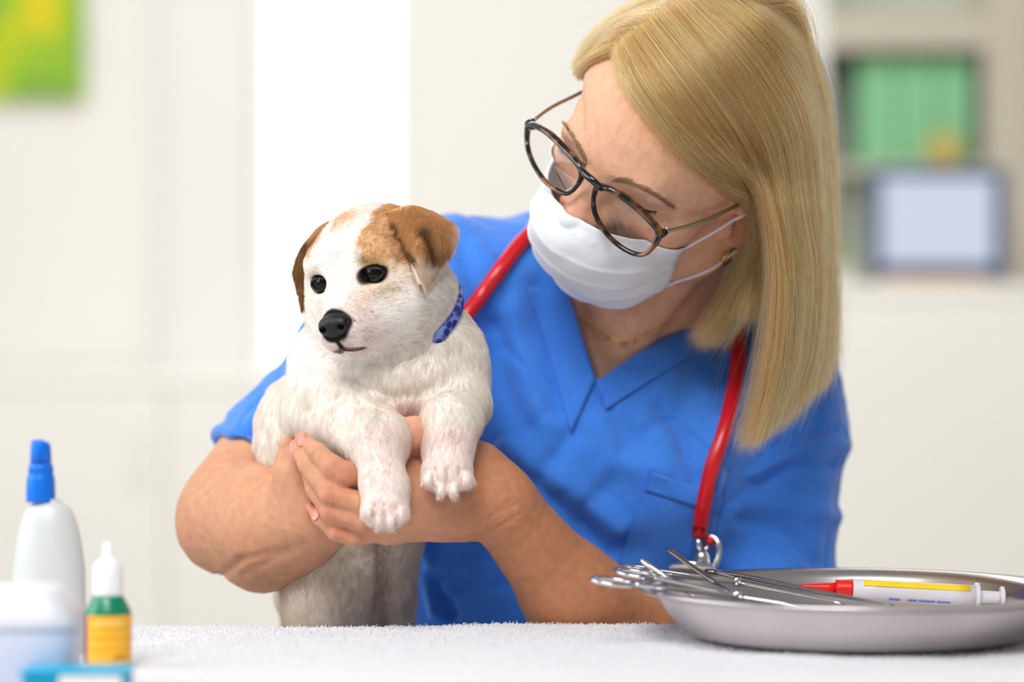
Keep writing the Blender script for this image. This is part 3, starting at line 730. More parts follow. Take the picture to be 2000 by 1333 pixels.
# finger nails
M_nail = mat('nail', lin(218, 142, 126), .3)
def nail(px, py, D, r, dr):
    """oval curved plate along picture direction dr, facing the lens side"""
    h, n = cast(body_bvh, px, py)
    if h is None: return
    if n[1] > 0: n = -n
    a = np.array([dr[0], 0, -dr[1]], float); a -= n * (a @ n); a /= np.linalg.norm(a); b = np.cross(n, a)
    R = np.stack([a, b, n], 1)
    u = np.linspace(0, 2 * np.pi, 18, endpoint=False); v = [h + n * .0004]; f = []
    for i, s in enumerate((.45, .85, 1.0)):
        for t in u: v.append(h + R @ np.array([r[0] * s * abs(math.cos(t)) ** .8 * np.sign(math.cos(t)), r[1] * s * math.sin(t), -.0001 + .0005 - .0009 * s ** 2]))
    for j in range(18): f.append([0, 1 + j, 1 + (j + 1) % 18])
    for i in range(2):
        for j in range(18): f.append([1 + i * 18 + j, 1 + (i + 1) * 18 + j, 1 + (i + 1) * 18 + (j + 1) % 18, 1 + i * 18 + (j + 1) % 18])
    mesh_np('finger_nail', v, f, M_nail, person)
nail(587, 857, 0, (.0058, .0036), (-.35, -1)); nail(571, 873, 0, (.0052, .003), (-.4, -1)); nail(615, 1003, 0, (.0055, .0036), (-.6, -1))
# finger ring
rp, _ = cast(body_bvh, 712, 992)
a_ = P(708, 1017, 1.718) - P(773, 1000, 1.732); a_ /= np.linalg.norm(a_)
rc_ = P(716, 1004, 1.721); u_ = np.cross(a_, [0, 0, 1]); u_ /= np.linalg.norm(u_); w_ = np.cross(a_, u_)
th = np.linspace(0, 2 * np.pi, 40, endpoint=False)
tag(tube('ring', rc_ + .0088 * (np.cos(th)[:, None] * u_ + np.sin(th)[:, None] * w_), .0010, mat('ring_metal', lin(150, 160, 172), .2, 1.0), closed=True, flat=(1, 1.6)), 'thin silver ring on her finger behind the hanging front paw', 'ring')

# ---------------------------------------------------------------- scrub top
V = Vol((-.275, 1.80, CAMZ - .32), (.295, 2.16, CAMZ + .13), HB)
torso_prims(V, .0015); arm_r(V, .0065, .03); arm_l(V, .006)
n_h = P(735, 675, 1.93) - P(512, 925, 1.885); n_h /= np.linalg.norm(n_h)
hem = P(456, 877, 1.89)
V.planes([(n_h, hem)], np.minimum(hem - .14, hem), hem + (.09, .10, .12))
V2 = V
V.cone(P(735, 675, 1.93) * .4 + P(512, 925, 1.885) * .6, P(480, 965, 1.88), .0445, .0445, .002, sub=True)
hem2 = P(1500, 1190, 1.93); 
V.planes([((-.1, 0, 1), hem2)], hem2 - (.09, .1, .13), hem2 + .12)
# V neck: cut between the two neckline edges, and the round neck hole
V.cone(H((0, .05, -.03)), P(1240, 575, 1.985), .060, .056, .004, sub=True)
nl = np.cross(P(1165, 745, 1) - (0, 0, CAMZ), P(1108, 560, 1) - (0, 0, CAMZ)); nl = nl * (-1 if nl[0] > 0 else 1)
nr = np.cross(P(1165, 745, 1) - (0, 0, CAMZ), P(1395, 590, 1) - (0, 0, CAMZ)); nr = nr * (1 if nr[2] < 0 else -1)
lo = P(1020, 760, 1.8); hi = P(1460, 380, 2.0)
V.planes([(nl, P(1165, 745, 1.9)), (nr, P(1165, 745, 1.9)), ((0, 1, -.2), (0, 1.955, CAMZ + .05))], np.minimum(lo, hi), np.maximum(lo, hi), .002)
sv, sf = V.mesh(); del V, V2
sv = relax(sv, sf, 2, .4); sn = normals(sv, sf); spx = PX(sv)
sd = np.zeros(len(sv)); fr = (sn[:, 1] < .35)
folds = [  # picture polyline, height, width in picture units
    ([(1480, 870), (1440, 960), (1400, 1010)], -.007, 22), ([(1640, 840), (1560, 850), (1470, 900)], -.0032, 14), ([(1630, 905), (1540, 915), (1440, 975)], -.003, 16),
    ([(1645, 870), (1560, 880), (1480, 925)], .003, 16), ([(1500, 985), (1570, 1000), (1640, 1010)], .0025, 20), ([(1450, 1020), (1540, 1040), (1600, 1100)], -.002, 16),
    ([(1410, 830), (1400, 900), (1405, 965)], .004, 16), ([(1360, 700), (1330, 800), (1345, 880)], -.003, 26), ([(1290, 800), (1340, 860), (1360, 940)], -.003, 18),
    ([(1050, 560), (1065, 650), (1100, 800)], -.0035, 20), ([(1000, 540), (1010, 660), (1060, 820)], .003, 22), ([(960, 640), (985, 760), (1060, 900)], -.003, 22),
    ([(900, 470), (925, 560), (960, 640)], -.003, 20), ([(880, 560), (905, 640)], .003, 16), ([(980, 900), (1090, 990), (1190, 1080)], -.0045, 22),
    ([(1000, 870), (1120, 960), (1210, 1030)], .004, 26), ([(1170, 830), (1200, 900), (1290, 920)], .003, 26), ([(1120, 840), (1060, 930)], -.003, 20),
    ([(830, 1060), (830, 1120), (850, 1200)], .005, 12), ([(812, 1080), (850, 1160), (880, 1200)], -.005, 12), ([(860, 1130), (940, 1150), (990, 1140)], -.003, 14),
    ([(700, 560), (640, 650), (560, 760)], .002, 26), ([(560, 780), (500, 850), (470, 880)], -.0025, 16), ([(600, 700), (530, 790), (450, 850)], .0028, 18), ([(430, 820), (470, 850), (520, 870)], -.002, 12),
    ([(1230, 700), (1290, 690), (1350, 640)], .001, 16)]
for pl, am, w in folds:
    d = np.full(len(sv), 1e9)
    for a, b in zip(pl[:-1], pl[1:]): d = np.minimum(d, seg_d(spx, a, b))
    sd += 1.5 * am * np.exp(-(d / w) ** 2) * fr
sw = np.stack([sv[:, 0], sv[:, 1], sv[:, 2] * .55], 1)
sd += (vnoise(sw, 20) * .0042 + vnoise(sv, 50) * .0016 + vnoise(sv, 120) * .0004) * np.where(sn[:, 1] > .5, .5, 1)
rid = np.abs(vnoise(np.stack([sv[:, 0] * .8 + sv[:, 2] * .6, sv[:, 1], sv[:, 2] * .35 - sv[:, 0] * .35], 1), 26)); sd -= .0022 * np.exp(-(rid / .10) ** 2)
sd = np.maximum(sd, -.0085)
neck = np.exp(-(np.minimum(seg_d(spx, (1165, 745), (1108, 560)), seg_d(spx, (1165, 745), (1400, 582))) / 45) ** 2)
sd *= 1 - .85 * neck * (spx[:, 1] < 760)
sv = sv + sn * sd[:, None]
M_scrub = mat('blue_cotton', lin(62, 130, 230), .78, sheen=.35, noise=(240, .05), bump=(1500, .35, .0006), spec=.2)
scrub = mesh_np('scrub_top', sv, sf, M_scrub, person)
scrub_bvh = BVHTree.FromPolygons(sv.tolist(), sf.tolist())
def patch(name, poly_rows, off, th, m, par, bvh=None, n=(24, 24)):
    """a sewn-on piece of cloth: quad given by 4 corners (or two edge polylines), laid on the scrub"""
    ea, eb = catmull(poly_rows[0], n[0]), catmull(poly_rows[1], n[0]); g = np.zeros((n[0], n[1], 3)); last = None
    for i in range(n[0]):
        for j in range(n[1]):
            q = ea[i] * (1 - j / (n[1] - 1)) + eb[i] * j / (n[1] - 1)
            h, nn = cast(bvh or scrub_bvh, *q)
            if h is None: h = P(q[0], q[1], last); 
            last = h[1]; g[i, j] = h
    dm = g[..., 1].copy()
    for _ in range(4):                                       # even out the depth so the piece lies flat
        d2 = dm.copy(); d2[1:-1] = (dm[:-2] + dm[1:-1] * 2 + dm[2:]) / 4; dm = d2; d2 = dm.copy(); d2[:, 1:-1] = (dm[:, :-2] + 2 * dm[:, 1:-1] + dm[:, 2:]) / 4; dm = d2
    g *= (dm / g[..., 1])[..., None] * np.array([1, 1, 0]) + np.array([0, 0, 1])
    g[..., 2] = CAMZ + (g[..., 2] - CAMZ)
    g -= np.array([0, off, 0])
    return solid_grid(name, g, th, m, par)
M_scrub2 = mat('blue_cotton_band', lin(60, 127, 228), .78, sheen=.35, noise=(240, .05), bump=(1500, .35, .0006), spec=.2)
patch('neck_band', ([(1104, 566), (1135, 655), (1160, 744)], [(1032, 560), (1072, 690), (1115, 845)]), .0030, .0026, M_scrub2, scrub)
patch('neck_band', ([(1165, 748), (1270, 674), (1425, 562)], [(1182, 800), (1300, 725), (1440, 640)]), .0020, .0026, M_scrub2, scrub)
patch('chest_pocket', ([(1271, 926), (1240, 1010), (1204, 1108)], [(1408, 972), (1392, 1050), (1376, 1125)]), .003, .0022, M_scrub2, scrub)
patch('pocket_hem', ([(1272, 923), (1266, 940), (1258, 958)], [(1410, 968), (1406, 985), (1402, 1004)]), .0044, .0016, M_scrub2, scrub, n=(8, 24))
# ---------------------------------------------------------------- lower body, seated behind the table
V = Vol((-.20, 1.55, .0), (.36, 2.2, .80), .006)
V.cone((.055, 2.02, .70), (.05, 2.05, .60), .13, .135, 0); V.cone((-.03, 2.04, .58), (.15, 2.04, .58), .10, .10, .05)
for x, y in ((-.09, 1.62), (.20, 1.62)):
    V.cone((x * .6 + .02, 2.02, .57), (x, y + .02, .555), .085, .062, .04); V.cone((x, y + .02, .555), (x, y + .10, .10), .06, .05, .03)
tvv, tff = V.mesh(); del V
mesh_np('scrub_trousers', relax(tvv, tff, 2), tff, M_scrub, person)
M_shoe = mat('white_shoe', lin(232, 232, 232), .5)
for x in (-.09, .20):
    V = Vol((x - .06, 1.50, -.002), (x + .06, 1.82, .12), .004)
    V.cone((x, 1.72, .05), (x, 1.70, .09), .042, .04, 0); V.cone((x, 1.71, .035), (x, 1.57, .03), .036, .034, .03); V.planes([((0, 0, -1), (0, 0, .003))], np.array((x - .1, 1.4, -.1)), np.array((x + .1, 1.9, .01)))
    v, f = V.mesh(); mesh_np('shoe', v, f, M_shoe, person)
st = tag(empty('stool', (.055, 2.06, 0)), 'round padded stool she sits on behind the table', 'stool')
kid(lathe('seat', [(.001, .40), (.17, .40), (.18, .41), (.18, .425), (.165, .435), (.001, .438)], mat('black_vinyl', lin(40, 40, 44), .4), c=(.055, 2.06, 0)), st)
kid(lathe('column', [(.001, .03), (.03, .03), (.025, .40), (.001, .40)], M_steel, c=(.055, 2.06, 0), seg=20), st)
for i in range(5):
    a = i * 2 * math.pi / 5 + .3; kid(tube('leg', [(.055, 2.06, .05), (.055 + .25 * math.cos(a), 2.06 + .25 * math.sin(a), .016)], [.018, .014], M_steel, seg=8), st)

# ---------------------------------------------------------------- eyebrows, lashes
def hcast(px, py): return cast(body_bvh, px, py)
er = np.random.default_rng(5)
M_brow = mat('brow_hair', lin(150, 116, 88), .6); M_lash = mat('lash_hair', lin(44, 32, 32), .5)
def brow(line, n, h):
    c = catmull(line, 200); pts = []
    for _ in range(n):
        i = er.integers(0, 195); s = i / 200
        q = c[i] + er.normal(0, h * (1 - .5 * s), 2); tg = c[i + 4] - c[i]; tg /= np.linalg.norm(tg)
        p0, n0 = hcast(*q)
        if p0 is None: continue
        L = er.uniform(9, 17); up = np.array([tg[1], -tg[0]]); q2 = q + tg * L * .9 + up * L * er.uniform(-.1, .35)
        p1, n1 = hcast(*q2)
        if p1 is None or abs(p1[1] - p0[1]) > .01: p1 = p0 + np.array([tg[0], 0, -tg[1]]) * .004; n1 = n0
        pts.append([p0, (p0 + p1) / 2 - np.array([0, .0009, 0]), p1 - np.array([0, .0006, 0])])
    return strands('eyebrow', np.array(pts), np.array([.00011, .0001, .00005]), M_brow, person)
brow([(1196, 350), (1225, 356), (1262, 372), (1290, 388), (1312, 404)], 330, 3.2)
brow([(1147, 322), (1136, 296), (1117, 262), (1093, 229)], 260, 2.6)
def lash(line, n, dv):
    c = catmull(line, 100); pts = []
    lid_p = []
    for q in c[::4]:
        p0, _ = hcast(*q)
        if p0 is not None: lid_p.append(p0 - np.array([0, .0004, 0]))
    lid_p = np.array(lid_p); lp = relax_line(lid_p)
    ln = tube('lash_line', lp, np.interp(np.linspace(0, 1, len(lp)), [0, .15, .7, 1], [.0004, .0009, .0010, .0004]), M_lash, person, seg=6)
    for i in range(n):
        s = er.random(); p0 = lp[int(s * (len(lp) - 1))] + er.normal(0, .0002, 3); L = er.uniform(.002, .0038)
        d = HF.R @ np.array([dv * (s - .35) * .9 + er.normal(0, .12), -.75, -.65]); d /= np.linalg.norm(d); u = HF.R @ np.array([0, -.3, .6])
        pts.append([p0, p0 + d * L * .5, p0 + d * L + u * L * .25])
    return strands('eyelashes', np.array(pts), np.array([.00012, .0001, .00003]), M_lash, person)
def relax_line(p):
    for _ in range(6): p[1:-1] = (p[:-2] + 2 * p[1:-1] + p[2:]) / 4
    return p
def eyeline(s):
    """the lowered lid's edge in head coordinates, put on the skin"""
    out = []
    for t in np.linspace(0, 1, 9):
        x = .0185 + .028 * t; z = .0195 - .0035 * math.sin(t * math.pi) - .003 * t
        q = PX(H((s * x, -.088, z))); out.append(tuple(q))
    return out
lash([(1223, 382), (1231, 392), (1244, 402), (1259, 410), (1272, 414), (1285, 414)], 80, 1); lash([(1144, 322), (1132, 313), (1116, 306), (1102, 299), (1089, 289)], 60, -1)
# ================================================================ mask
M_mask = mat('mask_fleece', lin(240, 240, 243), .85, sss=.15, bump=(900, .25, .0006), spec=.2)
nu, nv = 81, 61
mu = np.linspace(-1, 1, nu); mvv = np.linspace(0, 1, nv)
ctr = catmull([(-.121, -.001), (-.130, -.024), (-.129, -.050), (-.116, -.078), (-.096, -.100)], nv)
MG = np.zeros((nv, nu, 3))
for i, v in enumerate(mvv):
    th = mu * math.pi / 2; cz = np.where(mu > 0, -.028 - .053 * v, -.012 - .092 * v)
    MG[i, :, 0] = np.where(mu > 0, .0565 - .003 * v, .0580 - .004 * v) * np.sign(mu) * np.abs(np.sin(th)) ** .92
    c_ = np.abs(np.cos(th))
    MG[i, :, 1] = -.047 + (ctr[i, 0] + .047) * c_ ** (.95 - .23 * min(1, v * 3))
    MG[i, :, 2] = cz + (ctr[i, 1] - cz) * c_ ** (.8 + .1 * v)
gv, gf = grid_vf(MG); gn = normals(gv, gf)
if gn[nv // 2 * nu + nu // 2][1] > 0: gn = -gn
uu = np.tile(mu, nv); vv = np.repeat(mvv, nu)
pl = 0
for v0, am in ((.36, .0034), (.55, .0042), (.74, .0036)):                         # pleats, sharper at the sides
    x = (vv - v0 - .05 * np.abs(uu) ** 2 * (v0 - .55)) / .045
    pl = pl + am * np.where(x > 0, np.exp(-x * 1.2), np.exp(-(x * 3) ** 2)) * (.25 + .75 * sstep(.25, .9, np.abs(uu)))
pl += .0009 * np.sin(vv * 40 + uu * 4) * sstep(.62, .95, np.abs(uu)) * sstep(.3, .6, vv)
pl += vnoise(gv, 60) * .0012 + .0009 * (np.abs(uu) > .925) + .0005 * (vv < .035) + .0005 * (vv > .965)
pl += .00035 * (np.abs(vv - .125) < .012) * (np.sin(uu * 190) > 0) + .0005 * (np.abs(np.abs(uu) - .90) < .008) * (np.sin(vv * 150) > 0)
gv = gv + gn * pl[:, None]
# keep the mask clear of the face
gw = H(gv)
for i in range(len(gw)):
    z_ = gv[i, 2]; o = H((0, -.03, np.clip(z_, -.085, -.01))); d = gw[i] - o; L = np.linalg.norm(d)
    h = body_bvh.ray_cast(Vector(o), Vector(d / L))
    far = None; q = h; tt = 0
    if h[0] is not None and h[3] < .14 * SH:
        if L < h[3] + .0022: gw[i] = o + d / L * (h[3] + .0022)
gw = relax(gw, gf, 1, .25)
mask = solid_grid('face_mask', gw.reshape(nv, nu, 3)[::-1], .0009, M_mask)
tag(mask, 'white pleated surgical mask over her nose and chin', 'mask')
M_loop = mat('elastic', lin(240, 232, 238), .7)
gg = gw.reshape(nv, nu, 3)
for s, j in ((1, nu - 1), (-1, 0)):
    tip1 = gg[2, j]; tip2 = gg[-3, j]
    pa = [tip1, tip1 * .5 + H((s * .078, .012, .002)) * .5 + HF.R @ np.array([s * .004, 0, 0]), H((s * .0835, .014, .004)), H((s * .0845, .030, -.022)), H((s * .082, .022, -.046)), tip2 * .45 + H((s * .078, .005, -.050)) * .55 + HF.R @ np.array([s * .003, 0, 0]), tip2]
    lp_ = catmull(pa, 80)
    for _ in range(3):                                       # lie on the skin, not in it
        for i in range(1, 79):
            co, no, _i, _d = body_bvh.find_nearest(Vector(lp_[i])); co = np.array(co); no = np.array(no)
            sdist = (lp_[i] - co) @ no
            if sdist < .0012: lp_[i] = co + no * .0012
        lp_[1:-1] = (lp_[:-2] + 2 * lp_[1:-1] + lp_[2:]) / 4
    tube('ear_loop', lp_, .0013, M_loop, mask, seg=8)
    for tp in (tip1, tip2):
        tube('loop_weld', [tp - HF.R @ np.array([s * .004, .002, 0]) , tp + HF.R @ np.array([s * .001, .0, 0])], [.002, .0014], M_mask, mask, seg=8, flat=(1, .6))

# ================================================================ glasses
Mt = bpy.data.materials.new('tortoiseshell'); Mt.use_nodes = True; nt = Mt.node_tree; pb = nt.nodes['Principled BSDF']; pb.inputs['Roughness'].default_value = .15; pb.inputs['Coat Weight'].default_value = .5
tc = nt.nodes.new('ShaderNodeTexCoord'); ns = nt.nodes.new('ShaderNodeTexNoise'); ns.inputs['Scale'].default_value = 70; ns.inputs['Detail'].default_value = 2
cr = nt.nodes.new('ShaderNodeValToRGB'); nt.links.new(tc.outputs['Object'], ns.inputs['Vector']); nt.links.new(ns.outputs['Fac'], cr.inputs['Fac']); nt.links.new(cr.outputs['Color'], pb.inputs['Base Color'])
cr.color_ramp.elements[0].position = .53; cr.color_ramp.elements[0].color = (*lin(20, 13, 12), 1)
cr.color_ramp.elements[1].position = .72; cr.color_ramp.elements[1].color = (*lin(150, 92, 44), 1)
M_temple = mat('brushed_brass', lin(166, 156, 128), .3, 1.0)
Mg = bpy.data.materials.new('spectacle_glass'); Mg.use_nodes = True; nt = Mg.node_tree; nt.nodes.remove(nt.nodes['Principled BSDF'])
tr_ = nt.nodes.new('ShaderNodeBsdfTransparent'); tr_.inputs[0].default_value = (.97, .975, .98, 1); gl_ = nt.nodes.new('ShaderNodeBsdfGlossy'); gl_.inputs['Roughness'].default_value = .02
fr_ = nt.nodes.new('ShaderNodeValue'); fr_.outputs[0].default_value = .045; mx_ = nt.nodes.new('ShaderNodeMixShader')
nt.links.new(fr_.outputs[0], mx_.inputs[0]); nt.links.new(tr_.outputs[0], mx_.inputs[1]); nt.links.new(gl_.outputs[0], mx_.inputs[2]); nt.links.new(mx_.outputs[0], nt.nodes['Material Output'].inputs[0])
LENS_L = [(1036, 243, -.0905), (1066, 256, -.097), (1099, 286, -.104), (1129, 319, -.110), (1137, 338, -.112), (1132, 355, -.112), (1116, 374, -.118), (1099, 377, -.121), (1066, 355, -.118), (1043, 322, -.108), (1031, 289, -.095), (1030, 259, -.089)]
LENS_R = [(1166, 366, -.1125), (1180, 366, -.112), (1198, 373, -.111), (1231, 394, -.106), (1264, 424, -.099), (1286, 451, -.096), (1281, 474, -.101), (1264, 494, -.108), (1244, 497, -.111), (1215, 484, -.114), (1186, 458, -.116), (1165, 424, -.115), (1159, 394, -.1125)]
gla = empty('glasses', HF.at(1150, 350, -.112)); tag(gla, 'tortoiseshell glasses with thin brass temples slipped down her nose', 'glasses')
fwd = -HF.R[:, 1]
for nm, Lp in (('l', LENS_L), ('r', LENS_R)):
    c = catmull([HF.at(*q) for q in Lp], 90, closed=True)
    pxl = PX(c); top = sstep(-12, 22, (pxl - pxl.mean(0)) @ np.array([.66, -.75]))
    rim = kid(tube('lens_rim', c, .0017 + .0007 * top, Mt, closed=True, seg=12, up=fwd, flat=(1, 1.25)), gla)
    cen = c.mean(0); rings = [cen + (c - cen) * s + fwd * .0022 * (1 - s * s) for s in (.35, .7, .985)]
    v = np.concatenate([cen[None] + fwd * .0022] + rings); f = []
    n = len(c)
    for j in range(n): f.append([0, 1 + j, 1 + (j + 1) % n])
    for i in range(2):
        for j in range(n): f.append([1 + i * n + j, 1 + (i + 1) * n + j, 1 + (i + 1) * n + (j + 1) % n, 1 + i * n + (j + 1) % n])
    kid(mesh_np('lens', v, f, Mg), gla)
kid(tube('bridge', catmull([HF.at(1133, 328, -.111), HF.at(1143, 340, -.1155), HF.at(1157, 352, -.117), HF.at(1168, 362, -.1155), HF.at(1178, 369, -.112)], 20), np.r_[.0022, np.full(18, .0026), .0022], Mt, flat=(1, 1.1)), gla)
for hp_, sgn, path in (((1294, 456, -.091), 1, [(1294, 456, -.088), (1318, 452, -.078)]), ((1035, 240, -.0885), -1, [(1035, 240, -.085), (1042, 226, -.075)])):
    hw = HF.at(*hp_)
    kid(tube('end_piece', [HF.at(hp_[0] - sgn * 9, hp_[1] - (6 if sgn > 0 else -8), hp_[2] - .0015), hw + fwd * .001, hw - fwd * .003], [.0028, .0034, .0026], Mt, flat=(1, 1.1)), gla)
    kid(lathe('hinge_screw', [(.0001, 0), (.0016, 0), (.0016, .0012), (.001, .002), (.0001, .0022)], M_tool, seg=14, c=hw - fwd * .004 + HF.R[:, 2] * .002, R=HF.R), gla)
    end = H((.0815, .004, .008)) if sgn > 0 else H((-.080, .004, .010))
    st_ = hw - fwd * .003
    mid = st_ * .5 + end * .5 + HF.R[:, 0] * sgn * .003
    tail = H((sgn * .080, .030, -.012))
    kid(tube('temple', catmull([st_, st_ * .75 + end * .25 + HF.R[:, 0] * sgn * .003, mid, end, tail], 40), .00095, M_temple, flat=(1, 1.5)), gla)

# ================================================================ stethoscope
M_tube = mat('red_rubber', lin(200, 16, 30), .32, coat=.25)
def on_scrub(px, py, off):
    h, n = cast(scrub_bvh, px, py); return h - np.array([0, off, 0])
TR = .0062
pa = [on_scrub(868, 690, .006), on_scrub(905, 625, .006), on_scrub(940, 578, .006), on_scrub(975, 530, .006), on_scrub(1010, 483, .006), on_scrub(1045, 448, .006)]
last = pa[-1]
pa += [last + (.022, .030, .020), P(1135, 400, 2.04), P(1215, 430, 2.075), P(1310, 500, 2.065), P(1385, 535, 1.99)]
pa += [on_scrub(1418, 580, .006), on_scrub(1436, 640, .006), on_scrub(1440, 690, .006), on_scrub(1432, 760, .006), on_scrub(1414, 840, .006), on_scrub(1390, 910, .006), on_scrub(1374, 980, .006), on_scrub(1366, 1030, .007)]
path = catmull(pa, 200)
for _ in range(8): path[1:-1] = (path[:-2] + 2 * path[1:-1] + path[2:]) / 4
end = P(1364, 1050, path[-1][1] - .002)
path = np.concatenate([path, end[None]])
ste = empty('stethoscope', end); tag(ste, 'red stethoscope hung round her neck, steel disc end down', 'stethoscope')
kid(tube('red_tubing', path, TR, M_tube, seg=16), ste)
D = end[1]; kD = D / FPX
kid(tube('connector_pin', [end, P(1365, 1078, D)], .0026, M_tool), ste)
hubc = P(1371, 1090, D - .002)
kid(lathe('hub', [(.0001, -.006), (.006, -.006), (.0068, -.003), (.006, .002), (.004, .006), (.0001, .0065)], M_tool, seg=24, c=hubc), ste)
dc = P(1355, 1108, D - .002); Rd = rotx(-.22) @ roty(.10)
kid(lathe('chest_disc', [(.0001, -.004), (.0165, -.004), (.0178, -.0032), (.0185, -.001), (.0185, .0012), (.0175, .0022), (.012, .0032), (.006, .0042), (.0001, .0045)], M_tool, seg=48, c=dc, R=Rd), ste)
kid(lathe('disc_rim', [(.0168, -.0046), (.0192, -.0042), (.0194, -.002), (.0184, -.0014), (.0168, -.0046)], mat('grey_rim', lin(200, 200, 198), .4), seg=48, c=dc, R=Rd), ste)
kid(tube('steel_hoop', catmull([P(1378, 1054, D + .004), P(1392, 1049, D + .003), P(1402, 1060, D), P(1404, 1080, D - .002), P(1399, 1100, D - .004), P(1394, 1108, D - .004)], 30), .0026, M_tool), ste)
kid(tube('red_sleeve', [P(1389, 1053, D + .003), P(1384, 1063, D + .001)], .0036, M_tube), ste)
kid(tube('side_pin', [P(1384, 1063, D + .001), P(1374, 1082, D - .001)], .0017, M_tool), ste)

# ================================================================ jewellery
M_gold = mat('gold', lin(226, 178, 96), .22, 1.0)
nk = []
for q in ((1140, 628), (1165, 646), (1185, 655), (1205, 664), (1216, 668), (1236, 663), (1262, 652), (1300, 630)):
    h, n = cast(body_bvh, *q)
    if h is not None: nk.append(h - np.array([0, .0014, 0]))
ne = empty('necklace', nk[4]); tag(ne, 'fine gold chain with tiny pendants in her V neckline', 'necklace')
kid(tube('chain', catmull(nk, 60), .0005, M_gold, seg=6), ne)
for i in (2, 4, 5):
    kid(lathe('pendant', [(.0001, -.0022), (.0015, -.0015), (.002, 0), (.0015, .0015), (.0001, .002)], M_gold, seg=12, c=nk[i] - np.array([0, .001, .002])), ne)
ec = H((.0765, -.002, -.058)); th = np.linspace(0, 2 * np.pi, 40, endpoint=False)
tag(tube('earring', ec + .0075 * (np.cos(th)[:, None] * HF.R[:, 1] + np.sin(th)[:, None] * HF.R[:, 2]), .0012, M_gold, closed=True), 'gold hoop earring below her ear', 'earring')
# ================================================================ hair of the woman
hr = np.random.default_rng(21)
Mh = bpy.data.materials.new('blond_hair'); Mh.use_nodes = True; nt = Mh.node_tree; nt.nodes.remove(nt.nodes['Principled BSDF'])
hb = nt.nodes.new('ShaderNodeBsdfHairPrincipled'); hb.parametrization = 'COLOR'
at = nt.nodes.new('ShaderNodeAttribute'); at.attribute_name = 'Col'; nt.links.new(at.outputs['Color'], hb.inputs['Color'])
hb.inputs['Roughness'].default_value = .34; hb.inputs['Radial Roughness'].default_value = .5
nt.links.new(hb.outputs[0], nt.nodes['Material Output'].inputs[0])
head_c = H((0, .014, .03))
def onhead(px, py, off, D0):
    """just outside the skull where the line of sight meets it, else at depth D0"""
    h, n = cast(body_bvh, px, py)
    if h is None or h[1] > 1.97: return P(px, py, D0)
    if n[1] > 0: n = -n
    return h + n * off
def guide(pts, m=20):
    w = np.array([onhead(*q[:2], .0055, q[3]) if q[2] == 'h' else P(q[0], q[1], q[2]) for q in [(p if len(p) > 3 else (*p, 0)) for p in pts]])
    # settle sudden depth jumps
    return catmull(w, m)
SIDE = [
    [(1216, 112, 'h', 1.80), (1236, 172, 'h', 1.78), (1290, 250, 'h', 1.77), (1352, 318, 'h', 1.77), (1412, 360, 'h', 1.77), (1468, 392, 1.776), (1480, 440, 1.805), (1447, 535, 1.838), (1405, 615, 1.85), (1370, 665, 1.855)],
    [(1238, 84, 'h', 1.80), (1290, 165, 'h', 1.78), (1350, 245, 'h', 1.77), (1410, 308, 'h', 1.77), (1462, 355, 1.768), (1496, 420, 1.785), (1497, 520, 1.82), (1465, 600, 1.835), (1428, 650, 1.84), (1400, 690, 1.845)],
    [(1275, 55, 'h', 1.80), (1345, 145, 'h', 1.78), (1410, 235, 'h', 1.77), (1465, 320, 1.762), (1496, 400, 1.765), (1505, 480, 1.77), (1506, 570, 1.775), (1494, 680, 1.782), (1470, 790, 1.79), (1450, 862, 1.795)],
    [(1320, 28, 'h', 1.80), (1405, 125, 'h', 1.79), (1475, 230, 'h', 1.775), (1520, 330, 1.772), (1535, 430, 1.772), (1540, 530, 1.777), (1538, 630, 1.782), (1522, 730, 1.79), (1492, 815, 1.795), (1465, 868, 1.80)],
    [(1370, 8, 'h', 1.81), (1470, 95, 'h', 1.81), (1540, 200, 'h', 1.80), (1577, 310, 1.80), (1587, 420, 1.80), (1588, 520, 1.805), (1584, 620, 1.81), (1570, 710, 1.815), (1540, 790, 1.82), (1510, 842, 1.82)],
    [(1420, -8, 'h', 1.83), (1520, 70, 'h', 1.84), (1585, 180, 1.845), (1608, 300, 1.845), (1614, 410, 1.845), (1614, 510, 1.85), (1612, 600, 1.85), (1604, 680, 1.85), (1588, 740, 1.85), (1568, 790, 1.85)],
    [(1460, -16, 'h', 1.86), (1555, 62, 1.885), (1605, 180, 1.89), (1621, 300, 1.89), (1625, 410, 1.89), (1625, 510, 1.89), (1624, 590, 1.89), (1621, 650, 1.89), (1615, 705, 1.89), (1606, 745, 1.89)],
    [(1470, -18, 'h', 1.90), (1552, 58, 1.92), (1602, 180, 1.93), (1617, 300, 1.93), (1621, 410, 1.93), (1620, 510, 1.925), (1618, 590, 1.92), (1615, 650, 1.92), (1610, 690, 1.92), (1604, 725, 1.92)],
    [(1472, -18, 1.91), (1540, 50, 1.955), (1585, 180, 1.975), (1598, 300, 1.975), (1600, 410, 1.97), (1598, 510, 1.96), (1596, 590, 1.95), (1592, 650, 1.945), (1588, 690, 1.94), (1580, 715, 1.94)],
    [(1470, -20, 1.92), (1520, 40, 1.98), (1555, 180, 2.005), (1568, 300, 2.005), (1570, 410, 1.995), (1566, 510, 1.98), (1562, 590, 1.965), (1558, 650, 1.955), (1552, 690, 1.95), (1545, 705, 1.95)]]
